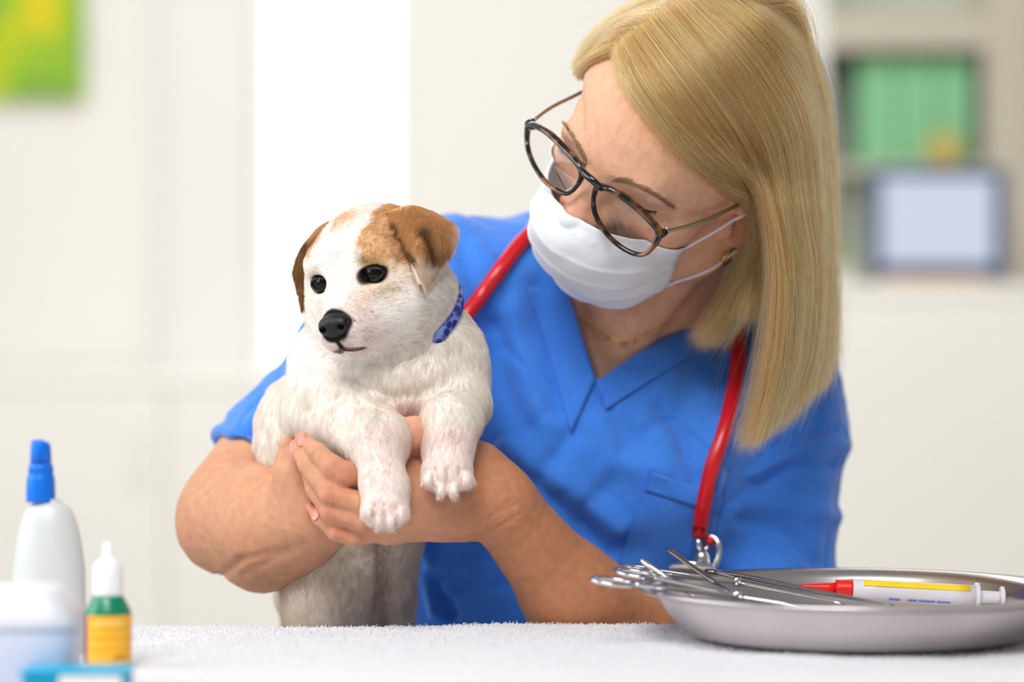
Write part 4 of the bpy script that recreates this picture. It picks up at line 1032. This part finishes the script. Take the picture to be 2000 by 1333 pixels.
FAR = [
    [(1216, 104, 'h', 1.80), (1190, 112, 'h', 1.80), (1160, 126, 'h', 1.81), (1130, 146, 'h', 1.82)],
    [(1238, 80, 'h', 1.80), (1200, 90, 'h', 1.81), (1160, 108, 'h', 1.83), (1129, 134, 1.845)],
    [(1275, 50, 'h', 1.80), (1228, 58, 'h', 1.82), (1172, 82, 'h', 1.84), (1129, 126, 1.86)],
    [(1320, 24, 'h', 1.81), (1255, 24, 'h', 1.83), (1182, 60, 1.865), (1132, 116, 1.88)],
    [(1370, 2, 'h', 1.83), (1285, -4, 'h', 1.85), (1198, 38, 1.89), (1140, 100, 1.90)],
    [(1420, -12, 'h', 1.85), (1325, -22, 1.88), (1225, 18, 1.915), (1152, 84, 1.92)]]
SG = np.array([guide(g, 24) for g in SIDE])
# the far side goes on round the head, out of sight, and hangs beside her other cheek
fg = []
for i, g in enumerate(FAR):
    a = [onhead(*q[:2], .005, q[3]) if q[2] == 'h' else P(*q[:3]) for q in g]
    t = i / 5
    b = [H((-.080, -.022 + .05 * t, .030)), H((-.083, .000 + .05 * t, -.010)), H((-.082, .012 + .05 * t, -.045))]
    b.append(b[-1] + (-.004, .01, -.05)); b.append(b[-1] + (0, .004, -.05))
    fg.append(catmull(np.array(a + b), 24))
FG = np.array(fg)
bg = []
for x in (-.068, -.045, -.02, .01, .035):
    a = [H((x * .4 - .01, .03, .134)), H((x * .7 - .01, .085, .112)), H((x * .95 - .008, .112, .060)), H((x * 1.1, .114, .01)), H((x * 1.1, .104, -.04))]
    e_ = a[-1]; a += [e_ + (x * .1, -.004, -.05), e_ + (x * .2, -.01, -.10)]
    bg.append(catmull(np.array(a), 24))
ngd = []                                                     # under-layer at the nape, seen below her ear
for x, yy in ((.066, .050), (.064, .066), (.058, .080), (.046, .092)):
    a = [H((x, yy, .030)), H((x * 1.02, yy * 1.02, .000)), H((x * .98, yy * .96, -.030))]; e_ = a[-1]
    a += [e_ + (-.006, -.008, -.035), e_ + (-.014, -.018, -.070), e_ + (-.022, -.026, -.100)]
    ngd.append(catmull(np.array(a), 24))
NG = np.array(ngd)
BG = np.array(bg)
def spread_guides(G, n, tdist, jit_root, jit_end, depth, curl, lenvar):
    ng, m, _ = G.shape; t = tdist * (ng - 1); i = np.clip(t.astype(int), 0, ng - 2); u = (t - i)[:, None, None]
    g0, g1, g2, g3 = G[np.maximum(i - 1, 0)], G[i], G[i + 1], G[np.minimum(i + 2, ng - 1)]
    p = .5 * (2 * g1 + (g2 - g0) * u + (2 * g0 - 5 * g1 + 4 * g2 - g3) * u ** 2 + (3 * g1 - 3 * g2 + g3 - g0) * u ** 3)
    s = np.linspace(0, 1, m)[None, :, None]
    j0 = hr.normal(0, 1, (n, 1, 3)) * jit_root; j1 = hr.normal(0, 1, (n, 1, 3)) * jit_end
    clump = np.stack([vnoise(np.stack([tdist * 37 + k * 9.1, np.zeros(n), np.full(n, k * 3.3)], 1), 1.) for k in range(3)], 1)[:, None, :]
    p = p + j0 * (1 - s) + j1 * s ** 1.5 + clump * (.0045 * s) * curl
    ph = hr.uniform(0, 6.28, (n, 1, 3)); fq = hr.uniform(3, 9, (n, 1, 3))
    p = p + np.sin(ph + fq * s) * .0011 * curl * s
    p[..., 1] += (hr.random((n, 1)) ** 1.3) * depth * np.clip(np.linspace(0, 1, m) * 2.2 - .25, 0, 1)[None]
    # uneven ends: shorten along its own path
    f = 1 - hr.random(n) ** 3 * lenvar; idx = np.linspace(0, 1, m)[None] * f[:, None] * (m - 1); k = np.minimum(idx.astype(int), m - 2); w = (idx - k)[..., None]
    ii = np.arange(n)[:, None]; return p[ii, k] * (1 - w) + p[ii, k + 1] * w
def keep_out(p, off=.0022):
    """push points lying inside the skull back out to its surface"""
    q = HF.l(p.reshape(-1, 3)); c = np.array([0, .014, .046]); r = np.array([.0735, .094, .084]) + off / SH
    e = (q - c) / r; d = np.linalg.norm(e, axis=1); m = (d < 1) & (q[:, 2] > -.005)
    q[m] = c + e[m] / d[m][:, None] * r
    return HF.w(q).reshape(p.shape)
tones = np.array([lin(236, 160, 90), lin(218, 138, 70), lin(246, 188, 122), lin(182, 106, 52), lin(128, 70, 34)])
def tone(n): return tones[hr.choice(5, n, p=[.30, .25, .2, .16, .09])] * hr.uniform(.8, 1.1, (n, 1))
hair = []
def side_t(n):
    return hr.beta(1.0, 1.25, n)
def hang_t(t):
    """below the ear the hair parts in two: the lock tucked behind the ear and the long front curtain"""
    return np.where(t < .16, t * .62, .215 + (t - .16) * .785 / .84)
n = 15000; ta = side_t(n); st = hr.bit_generator.state; ha = spread_guides(SG, n, ta, .0028, .0046, .030, 1.0, .22); hr.bit_generator.state = st; hb_ = spread_guides(SG, n, hang_t(ta), .0028, .0046, .030, 1.0, .22); wt = sstep(.42, .62, np.linspace(0, 1, ha.shape[1]))[None, :, None]; hair.append(ha * (1 - wt) + hb_ * wt)
n = 2600; hair.append(spread_guides(SG, n, hr.random(n) * .09, .0026, .005, .022, 1.2, .25))
n = 4200; hair.append(spread_guides(FG, n, hr.random(n), .0026, .004, .012, .6, .1))
n = 3000; hair.append(spread_guides(NG, n, hr.random(n), .004, .006, .006, 1.0, .25))
n = 4500; hair.append(spread_guides(BG, n, hr.random(n), .006, .006, -.016, 1.0, .2))
n = 160; fly = spread_guides(SG, n, hr.random(n), .006, .012, .02, 4.0, .5); hair.append(fly)
HP = keep_out(np.concatenate(hair)); n = len(HP)
tmid = HP[:, 14]; streak = 1 + .46 * vnoise(tmid * (1, .35, .15), 520) + .26 * vnoise(tmid * (1, .5, .2), 150)
rad = np.full((n, HP.shape[1]), .00011); rad[:, -4:] = [.0001, .00008, .00006, .00002]; rad[-160:] *= .6
ho = strands('hair', HP, rad, Mh, person, np.clip(tone(n) * streak[:, None], .01, .95)); ho['label'] = 'straight shoulder-length blond hair'
# fine wisps over the forehead
wp = []
for _ in range(260):
    t = hr.random(); a = np.array([np.interp(t, [0, .2, .5, .8, 1], [1218, 1240, 1290, 1352, 1400]), np.interp(t, [0, .2, .5, .8, 1], [125, 180, 255, 322, 358])]) + hr.normal(0, 5, 2); ang = hr.uniform(1.3, 2.5); L = hr.uniform(25, 85); pts_ = []
    for s in np.linspace(0, 1, 8):
        q = a + L * s * np.array([math.cos(ang), math.sin(ang)]) + np.array([4 * math.sin(3 * s + t * 9), 0]); h, nn = cast(body_bvh, *q)
        if h is None or h[1] > 1.9: break
        pts_.append(h + (nn if nn[1] < 0 else -nn) * (.0012 + .002 * s))
    if len(pts_) == 8: wp.append(pts_)
strands('hair_wisps', np.array(wp), np.array([.000055] * 6 + [.00004, .00002]), Mh, person, tone(len(wp)) * 1.1)
# ================================================================ the puppy
DF = Frame([.206, -.203, -.412], (-.101, 1.77, CAMZ + .049), .99)
G = DF.w; GS = DF.s
V = Vol((-.205, 1.655, CAMZ - .30), (.0, 1.93, CAMZ + .125), .0012)
def gell(c, r, k=0.0, R=None, sub=False): V.ell(G(c), np.array(r) * GS, k, DF.R if R is None else DF.R @ R, sub)
def gcone(a, b, ra, rb, k=0.0, sub=False): V.cone(G(a), G(b), ra * GS, rb * GS, k, sub)
# trunk
V.ell(P(750, 740, 1.808), (.066, .050, .046), 0)
V.cone(P(735, 790, 1.828), P(690, 1010, 1.846), .056, .052, .03)
V.ell(P(655, 775, 1.790), (.034, .036, .042), .025); V.ell(P(888, 765, 1.792), (.026, .030, .038), .025)
V.ell(P(590, 850, 1.825), (.036, .042, .046), .02)
V.cone(P(690, 1010, 1.84), P(690, 1110, 1.85), .050, .048, .02)
V.ell(P(640, 1145, 1.835), (.0365, .04, .045), .012); V.ell(P(768, 1130, 1.85), (.0172, .034, .042), .006)
V.chain([P(640, 1190, 1.84), P(632, 1280, 1.835), P(640, 1330, 1.84), P(640, 1350, 1.81)], [.027, .018, .015, .016], .012)
V.chain([P(770, 1180, 1.855), P(772, 1280, 1.85), P(772, 1330, 1.855), P(775, 1350, 1.825)], [.016, .014, .013, .015], .008)
V.chain([P(640, 1040, 1.885), P(590, 1100, 1.905), P(563, 1170, 1.91), P(562, 1280, 1.905)], [.012, .009, .0075, .004], .01)     # tail
# neck
V.cone(G((.004, .020, -.022)), P(745, 705, 1.808), .041, .047, .02)
V.cone(G((.012, .012, -.030)), P(775, 680, 1.80), .036, .036, .02)
V.ell(P(872, 690, 1.805), (.018, .030, .028), .018)
V.cone(P(640, 700, 1.785), P(720, 770, 1.768), .022, .026, .025); V.cone(P(870, 690, 1.79), P(790, 770, 1.775), .022, .024, .025)
V.cone(P(690, 735, 1.762), P(840, 735, 1.765), .014, .014, .02)
# head
gell((0, .006, .007), (.0475, .050, .0445))
gell((.0, -.012, -.006), (.042, .038, .036), .02)
for s in (1, -1):
    gell((s * .027, -.016, -.022), (.022, .028, .024), .016)
    gell((s * .019, -.034, .020), (.014, .011, .011), .014)
gcone((0, -.030, -.015), (0, -.058, -.0220), .0255, .0165, .018)
gcone((0, -.058, -.0220), (0, -.070, -.0235), .0158, .0125, .010)
for s in (1, -1):
    gcone((s * .013, -.036, -.030), (s * .0085, -.0665, -.0320), .0165, .0092, .009)
gcone((0, -.024, -.042), (0, -.060, -.0425), .0165, .0080, .006)
for s in (1, -1): gell((s * .0225, -.0465, .006), (.0088, .0072, .0068), .006, sub=True)
gcone((0, -.047, .022), (0, -.054, .004), .004, .004, .01, sub=True)
# front legs draped over her hand
V.chain([P(625, 805, 1.772), P(735, 862, 1.722), P(752, 955, 1.704), P(752, 990, 1.696)], [.0285, .0190, .0150, .0150], .010)
V.cone(P(685, 803, 1.765), P(748, 862, 1.722), .0235, .0175, .012)
V.ell(P(752, 998, 1.694), (.0158, .0150, .0120), .006)
for x, y, r in ((722, 1000, 14.5), (739, 1018, 15), (763, 1019, 15), (783, 1004, 14)): V.ell(P(x, y, 1.6865), (r * K(1.69), .011, 15.5 * K(1.69)), .003)
V.chain([P(895, 790, 1.772), P(880, 830, 1.735), P(876, 880, 1.722), P(874, 915, 1.712)], [.0235, .0195, .0158, .0162], .010)
V.ell(P(873, 926, 1.708), (.0175, .0150, .0135), .006)
for x, y, r in ((838, 938, 14.5), (860, 958, 15.5), (886, 958, 15.5), (910, 938, 14.5)): V.ell(P(x, y, 1.6995), (r * K(1.7), .011, 16 * K(1.7)), .003)
dv, df = V.mesh(); del V
dv = relax(dv, df, 2, .4); dn = normals(dv, df); dpx = PX(dv); dl = DF.l(dv)
# folds in the loose skin of neck and chest
dd = np.zeros(len(dv)); fr = dn[:, 1] < .2
for pl, am, w in (([(700, 700), (760, 715), (830, 690), (868, 650)], -.0028, 9), ([(620, 690), (660, 735), (720, 760)], -.0018, 10), ([(690, 745), (760, 770), (840, 755)], -.0016, 10), ([(740, 790), (790, 775), (850, 770)], -.0014, 9),
                  ([(600, 800), (660, 780), (720, 790), (770, 830)], -.0015, 10), ([(745, 1060), (742, 1130), (735, 1215)], -.003, 9)):
    d = np.full(len(dv), 1e9)
    for a, b in zip(pl[:-1], pl[1:]): d = np.minimum(d, seg_d(dpx, a, b))
    dd += am * np.exp(-(d / w) ** 2) * fr
for x0, y0, x1, y1 in ((731, 985, 729, 1030), (751, 985, 751, 1036), (774, 990, 775, 1030), (849, 915, 848, 975), (873, 915, 873, 980), (898, 915, 899, 975)):
    dd -= .0026 * np.exp(-(seg_d(dpx, (x0, y0), (x1, y1)) / 3.6) ** 2) * fr
dv = dv + dn * (dd + vnoise(dv, 90) * .0006)[:, None]
# coat: white with tan patches, black rimmed eyes, pink skin showing at chest and muzzle
white = np.array(lin(242, 236, 229)); tanc = np.array(lin(216, 168, 116)); dark = np.array(lin(26, 20, 20)); pink = np.array(lin(240, 206, 204)); cream = np.array(lin(232, 218, 192))
def coat(p, noise=1):
    l = DF.l(p); q = PX(p); n_ = vnoise(p, 140) * .0035 * noise
    c = np.tile(white, (len(p), 1))
    def mixc(m, col): c[:] = c * (1 - np.clip(m, 0, 1)[:, None]) + np.array(col) * np.clip(m, 0, 1)[:, None]
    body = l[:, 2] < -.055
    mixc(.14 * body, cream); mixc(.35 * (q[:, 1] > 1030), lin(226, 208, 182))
    hd = ~body
    x = l[:, 0] + n_; y = l[:, 1] + n_; z = l[:, 2] + n_
    onleft = sstep(.012, .018, x - .12 * np.maximum(z - .02, 0)) * sstep(.006, .014, z + .35 * np.maximum(x - .03, 0)) * (1 - sstep(.040, .060, y)) * hd
    mixc(onleft * .95, tanc)
    mixc(hd * .6 * np.exp(-((x - .026) / .016) ** 2 - ((z - .0) / .013) ** 2) * (y < -.015) * (x > .008), lin(222, 182, 132))
    mixc(hd * .8 * sstep(-.020, -.026, x) * sstep(.022, .028, z) * sstep(.03, .02, y), tanc)
    mixc(hd * .85 * np.exp(-((x + .006) / .0080) ** 4 - ((y + .014) / .0125) ** 4) * (z > .03) * .9, lin(222, 168, 114))
    mixc(hd * .5 * np.exp(-((x + .024) / .012) ** 2 - ((z - .004) / .010) ** 2) * (y < -.02), lin(224, 186, 140))
    for s in (1, -1):
        e = np.sqrt(((l[:, 0] - s * .0225) / (1.18 if s > 0 else .78)) ** 2 + ((l[:, 2] - .0060) / .74) ** 2)
        mixc(sstep(.0106, .0084, e + n_ * .25) * (l[:, 1] < -.028), dark)
        mixc((.55 if s > 0 else .15) * np.exp(-((l[:, 0] - s * .0185) / .005) ** 2 - ((l[:, 2] - .0175) / .004) ** 2) * (l[:, 1] < -.03), lin(70, 50, 36))
        mixc(.45 * (s > 0) * np.exp(-((l[:, 0] - s * .030) / .006) ** 2 - ((l[:, 2] + .0065) / .0035) ** 2) * (l[:, 1] < -.03), lin(110, 84, 62))
    mz = sstep(-.045, -.060, l[:, 1]) * hd
    mixc(mz * .35, pink)
    mixc(hd * sstep(.0035, .0008, np.abs(l[:, 2] + .0392 + .30 * np.abs(l[:, 0]))) * (l[:, 1] < -.060) * (np.abs(l[:, 0]) < .011) * .8, dark)       # mouth line
    mixc(hd * .35 * (np.abs(l[:, 0]) < .009) * np.exp(-((l[:, 2] + .0365) / .0020) ** 2) * (l[:, 1] < -.062), lin(226, 160, 160))
    d_n = np.linalg.norm((l - np.array([0, -.0770, -.0210])) / np.array([.0132, .012, .0120]), axis=1)
    mixc(hd * sstep(1.12, .92, d_n + n_ * 20), dark)
    mixc(hd * sstep(.0030, .0010, np.abs(l[:, 0])) * (l[:, 1] < -.068) * (l[:, 2] < -.026) * (l[:, 2] > -.039), dark)
    sp = vnoise(p, 430); mixc(hd * .55 * sstep(.30, .55, sp) * np.exp(-((np.abs(l[:, 0]) - .013) / .009) ** 4 - ((l[:, 1] + .061) / .010) ** 4 - ((l[:, 2] + .024) / .009) ** 4), lin(84, 58, 54))
    mixc(.65 * np.exp(-((q[:, 0] - 800) / 45) ** 2 - ((q[:, 1] - 798) / 14) ** 2), pink)
    mixc(.30 * (q[:, 1] > 830) * (q[:, 1] < 1030) * (q[:, 0] > 690), pink)
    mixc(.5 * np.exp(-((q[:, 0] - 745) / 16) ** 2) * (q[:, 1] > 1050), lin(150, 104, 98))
    return np.clip(c, 0, 1)
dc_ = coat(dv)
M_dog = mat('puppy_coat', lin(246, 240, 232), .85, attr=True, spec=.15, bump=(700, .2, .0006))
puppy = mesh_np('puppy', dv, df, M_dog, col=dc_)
tag(puppy, 'white puppy with tan eye patch and dark folded ears held in her hands', 'dog')
dog_bvh = BVHTree.FromPolygons(dv.tolist(), df.tolist())
M_fur = bpy.data.materials.new('puppy_fur'); M_fur.use_nodes = True; nt = M_fur.node_tree; nt.nodes.remove(nt.nodes['Principled BSDF'])
at = nt.nodes.new('ShaderNodeAttribute'); at.attribute_name = 'Col'; df_ = nt.nodes.new('ShaderNodeBsdfDiffuse'); tl_ = nt.nodes.new('ShaderNodeBsdfTranslucent'); mx_ = nt.nodes.new('ShaderNodeMixShader'); mx_.inputs[0].default_value = .42
for q_ in (df_, tl_): nt.links.new(at.outputs['Color'], q_.inputs['Color'])
nt.links.new(df_.outputs[0], mx_.inputs[1]); nt.links.new(tl_.outputs[0], mx_.inputs[2]); nt.links.new(mx_.outputs[0], nt.nodes['Material Output'].inputs[0])
dr_ = np.random.default_rng(8)
def fur(name, v, f, n, length, lay, par, colf, r0=.00008, comb=None):
    p, i, nn = scatter(v, f, n, dr_)
    nv_ = normals(v, f); nn = nv_[f[i]].mean(1); nn /= np.linalg.norm(nn, axis=1, keepdims=True) + 1e-9
    keep, Ls, dirs = colf[1](p) if isinstance(colf, tuple) else (np.ones(n, bool), np.ones(n), None)
    c = (colf[0] if isinstance(colf, tuple) else colf)(p)
    g = comb(p, nn); g = g - nn * (g * nn).sum(1, keepdims=True); g /= np.linalg.norm(g, axis=1, keepdims=True) + 1e-9
    sw = np.stack([vnoise(p + k * 3.1, 75) for k in range(3)], 1) * .55 + np.stack([vnoise(p + k * 5.3, 330) for k in range(3)], 1) * .5; g = g + sw + dr_.normal(0, .16, g.shape); g = g - nn * (g * nn).sum(1, keepdims=True)
    L = (length * Ls * dr_.uniform(.7, 1.2, n))[:, None]
    up_ = nn * (1 - lay) ; d1 = up_ + g * lay
    pts = np.stack([p - nn * .0003, p + (up_ * .9 + g * lay * .6) * L * .4, p + (up_ * .9 + g * lay * 1.0) * L * .75, p + (up_ * .62 + g * lay * 1.15) * L], 1)[keep]
    c = c[keep] * (dr_.uniform(.95, 1.04, (keep.sum(), 1)) + .03 * vnoise(p[keep], 260)[:, None])
    return strands(name, pts, np.array([r0, r0 * .95, r0 * .7, r0 * .2]), M_fur, par, np.clip(c, 0, 1))
def dog_len(p):
    l = DF.l(p); keep = np.ones(len(p), bool); Ls = np.ones(len(p))
    for s in (1, -1):
        e = np.sqrt(((l[:, 0] - s * .0225) / 1.2) ** 2 + ((l[:, 2] - .006) / .7) ** 2); m = l[:, 1] < -.03
        keep &= ~((e < .0088) & m); Ls = np.where((e < .014) & m, .45, Ls)
    dN = np.linalg.norm((l - np.array([0, -.0770, -.0210])) / np.array([.0132, .012, .0115]), axis=1); keep &= dN > 1.0
    mz = (l[:, 1] < -.035) & (l[:, 2] > -.06); Ls = np.where(mz, Ls * .5, Ls); Ls = np.where((l[:, 2] > -.05), Ls * .75, Ls)
    q = PX(p); Ls = np.where((q[:, 1] > 850) & (q[:, 1] < 1040) & (q[:, 0] > 690), Ls * .62, Ls)
    return keep, Ls, None
def dog_comb(p, n):
    l = DF.l(p); out = np.tile(np.array([0, -.15, -1.0]), (len(p), 1)).astype(float)
    hd = sstep(-.062, -.045, l[:, 2])[:, None]
    lh = np.stack([np.sign(l[:, 0]) * .35 + l[:, 0] * 14, np.full(len(l), 1.0), .55 - sstep(.02, -.02, l[:, 2]) * 1.0], 1) @ DF.R.T
    return out * (1 - hd) + lh * hd
fur('fur', dv, df, 150000, .0072, .84, puppy, (coat, dog_len), comb=dog_comb)
# eyes
M_eye = mat('dark_eye', lin(18, 12, 10), .03, ior=1.33); M_rim = mat('black_rim', lin(16, 12, 12), .35)
for s in (1, -1):
    c = G((s * .0222 + (.0025 if s < 0 else 0), -.0395, .0060)); r = .0078 * GS; a = np.linspace(0, np.pi, 18)
    eo = lathe('eye', [(max(r * math.sin(t), 1e-5), -r * math.cos(t)) for t in a], M_eye, puppy, seg=28, c=c)
    lidp = [G((s * (.0222 + (.0082 if s > 0 else .0066) * math.cos(t)), -.0452 - .0008 * math.cos(t) * 1 + .0018 * abs(math.cos(t)) ** 2 * 1.2, .0060 + (.0046 if math.sin(t) > 0 else .0042) * math.sin(t))) for t in np.linspace(0, 2 * np.pi, 36, endpoint=False)]
    tube('eyelid', lidp, .0010 * GS, M_rim, puppy, closed=True, seg=8)
# nose
V = Vol(G((0, -.078, -.017)) - .026, G((0, -.078, -.017)) + .026, .0006)
gell((0, -.0755, -.0185), (.0116, .0085, .0066)); gell((0, -.0762, -.0240), (.0088, .0075, .0066), .004)
for s in (1, -1): gell((s * .0065, -.0790, -.0208), (.0056, .0055, .0056), .003)
for s in (1, -1): gcone((s * .0055, -.0862, -.0212), (s * .0075, -.0810, -.0220), .0023, .0017, .0015, sub=True); gcone((s * .0075, -.0825, -.0220), (s * .0112, -.0795, -.0192), .0015, .0008, .0015, sub=True)
gcone((0, -.0880, -.019), (0, -.0840, -.032), .0011, .0011, .0015, sub=True)
nv2, nf2 = V.mesh(); del V
mesh_np('nose', relax(nv2, nf2, 1, .4), nf2, mat('nose_leather', lin(16, 14, 16), .42, bump=(1500, .5, .0004)), puppy)
# mouth line
ml = []
for t in np.linspace(0, 1, 12):
    h = dog_bvh.ray_cast(Vector(G((.011 * t, -.12 + .04 * t, -.0392 - .0040 * t))), Vector(DF.R @ np.array([-.25 * t, 1, 0])).normalized())
    if h[0] is not None: ml.append(np.array(h[0]))
if len(ml) > 4: tube('mouth', catmull(ml, 30), np.linspace(.0009, .0002, 30), mat('lip', lin(44, 30, 32), .4), puppy, seg=8)
# ears
def ear(rows, label, inner, hug=None):
    """rows: base to tip, each (inner x,y,D ; outer x,y,D)"""
    g = []
    ra = catmull([P(*r[0]) for r in rows], 40); rb = catmull([P(*r[1]) for r in rows], 40); mid = catmull([P(*r[2]) for r in rows], 40)
    if hug:
        hits = []
        for i in range(40):
            q = PX(ra[i]); h, _ = cast(dog_bvh, *q)
            if h is not None: hits.append((i, h[1]))
        pf = np.polyfit([a for a, _ in hits], [b for _, b in hits], 2)
        for i in range(40):
            q = PX(ra[i]); ra[i] = P(q[0], q[1], np.polyval(pf, i) - np.interp(i / 39, [0, .25, .6, 1], hug))
    for _ in range(30): ra[1:-1] = (ra[:-2] + 2 * ra[1:-1] + ra[2:]) / 4
    for i in range(40): g.append(catmull([ra[i], mid[i], rb[i]], 24))
    g = np.array(g); v, f = grid_vf(g); n = normals(v, f)
    if n[:, 1].mean() > 0: g = g[:, ::-1]; v, f = grid_vf(g); n = normals(v, f)
    c = inner(v)
    o = solid_grid('ear', g, .0032, M_dog, puppy, col=c)
    # closed solid for the fur
    V_ = np.concatenate([v + n * .0016, v - n * .0016]); F_ = np.concatenate([f, f[:, ::-1] + len(v)])
    dwn = np.array([0, -.1, -1.0])
    fur('ear_fur', V_, F_, 22000, .0058, .80, o, inner, comb=lambda p, nn: np.tile(dwn, (len(p), 1)))
    return o
eb = np.array(lin(214, 166, 116)); ed = np.array(lin(92, 58, 36)); ew = np.array(lin(240, 224, 208))
def ear_right_col(p):
    q = PX(p); c = np.tile(eb, (len(p), 1)); n_ = vnoise(p, 120) * 8
    def mx(m, k): c[:] = c * (1 - np.clip(m, 0, 1)[:, None]) + k * np.clip(m, 0, 1)[:, None]
    mx(sstep(16, 4, seg_d(q, (765, 440), (800, 512)) + n_ * .25) * .8, ed)  # shadow along the inner edge, painted into the ear colour
    mx(np.exp(-((np.minimum(seg_d(q, (828, 450), (838, 478)), seg_d(q, (838, 478), (858, 512))) + n_ * .4) / 11) ** 2) * .85, ed)
    mx(sstep(488, 512, q[:, 1] + n_ - .25 * (q[:, 0] - 830)) * .9 * sstep(6, 16, seg_d(q, (765, 440), (800, 508))), ew); mx(sstep(872, 888, q[:, 0] + n_) * .7, ew)
    return c
def ear_left_col(p):
    q = PX(p); c = np.tile(np.array(lin(146, 108, 72)), (len(p), 1)); n_ = vnoise(p, 120) * 8
    m = sstep(480, 450, q[:, 1] + n_)[:, None]; c = c * (1 - m) + np.array(lin(206, 160, 110)) * m
    m = np.exp(-((q[:, 0] - 604 + n_ * .4) / 6) ** 2)[:, None] * .6; return c * (1 - m) + ed * m
ear([((752, 418, 1.732), (842, 416, 1.775), (800, 404, 1.748)), ((772, 446, 1.7195), (888, 447, 1.772), (830, 436, 1.738)), ((792, 490, 1.717), (886, 478, 1.762), (838, 480, 1.728)), ((806, 526, 1.719), (864, 514, 1.748), (838, 522, 1.730)), ((820, 556, 1.726), (838, 552, 1.734), (829, 556, 1.729))], '', ear_right_col, (-.004, .001, .005, .007))
ear([((645, 434, 1.765), (618, 455, 1.788), (630, 442, 1.777)), ((622, 470, 1.768), (592, 490, 1.792), (606, 478, 1.778)), ((611, 520, 1.772), (578, 528, 1.79), (594, 520, 1.776)), ((607, 562, 1.776), (585, 562, 1.786), (596, 560, 1.779)), ((598, 600, 1.781), (593, 602, 1.783), (595, 602, 1.781))], '', ear_left_col)
# claws
M_claw = mat('claw', lin(232, 190, 182), .35)
for x, y, D, dx, dy in ((716, 1009, 1.679, -6, 6), (741, 1033, 1.682, -1, 7), (766, 1033, 1.682, 1, 7), (824, 947, 1.692, -4, 9), (857, 973, 1.692, -1, 8), (888, 972, 1.692, 1, 8), (918, 948, 1.692, 5, 9)):
    tube('claw', catmull([P(x - dx * .4, y - dy * .4, D + .004), P(x, y, D), P(x + dx * .4, y + dy * .4, D), P(x + dx * .7, y + dy * .75, D + .0015)], 10), np.linspace(.0013, .0003, 10), M_claw, puppy, seg=8)
# whiskers
wk = []
for s in (1, -1):
    for i in range(9):
        a = G((s * dr_.uniform(.011, .017), dr_.uniform(-.066, -.052), dr_.uniform(-.030, -.018))); d = DF.R @ np.array([s * 1.0, dr_.uniform(.2, .9), dr_.uniform(-.6, .2)]); d /= np.linalg.norm(d)
        L = dr_.uniform(.014, .028); wk.append([a, a + d * L * .5, a + d * L + (0, 0, -.003)])
strands('whiskers', np.array(wk), np.array([.00006, .00005, .00002]), mat('whisker', lin(250, 250, 250), .4), puppy)
# collar
cax = (P(755, 640, 1.70) - P(880, 590, 1.86)) * .0 + np.array([.55, .45, -.70]); cax /= np.linalg.norm(cax)
cc_ = P(758, 672, 1.795)
t1 = np.cross(cax, [0, 1, 0]); t1 /= np.linalg.norm(t1); t2 = np.cross(cax, t1); rows_ = []
ths = np.linspace(0, 2 * np.pi, 120, endpoint=False); W_ = .0042
def cvis(t):
    d = math.cos(t) * t1 + math.sin(t) * t2; return float(sstep(.74, .86, d @ np.array([.83, -.30, .47])))
for hgt in (-1, -.8, .8, 1):
    ring_ = []
    for t in ths:
        d = math.cos(t) * t1 + math.sin(t) * t2; o = cc_ + cax * hgt * W_
        hh = dog_bvh.ray_cast(Vector(o + d * .085), Vector(-d)); r_ = .085 - hh[3] if hh[0] is not None and hh[3] < .075 else .05
        ring_.append(r_)
    r_ = np.array(ring_); 
    for _ in range(10): r_ = (np.roll(r_, 1) + 2 * r_ + np.roll(r_, -1)) / 4
    rows_.append([cc_ + cax * hgt * W_ + (math.cos(t) * t1 + math.sin(t) * t2) * (q_ + (.0026 if abs(hgt) < .9 else .0012) - .0075 * (1 - cvis(t))) for t, q_ in zip(ths, r_)])
rows_ = np.array(rows_); rows_ = np.concatenate([rows_, rows_[:, :1]], 1)
Mc = bpy.data.materials.new('patterned_webbing'); Mc.use_nodes = True; nt = Mc.node_tree; pb = nt.nodes['Principled BSDF']; pb.inputs['Roughness'].default_value = .6
tc = nt.nodes.new('ShaderNodeTexCoord'); vo = nt.nodes.new('ShaderNodeTexVoronoi'); vo.inputs['Scale'].default_value = 190; cr = nt.nodes.new('ShaderNodeValToRGB')
nt.links.new(tc.outputs['Object'], vo.inputs['Vector']); nt.links.new(vo.outputs['Distance'], cr.inputs['Fac']); nt.links.new(cr.outputs['Color'], pb.inputs['Base Color'])
cr.color_ramp.elements[0].position = .42; cr.color_ramp.elements[0].color = (*lin(20, 32, 128), 1); cr.color_ramp.elements[1].position = .75; cr.color_ramp.elements[1].color = (*lin(120, 142, 214), 1)
tag(solid_grid('dog_collar', rows_[::-1], .0012, Mc), 'dark blue patterned collar round the neck of the puppy', 'collar')
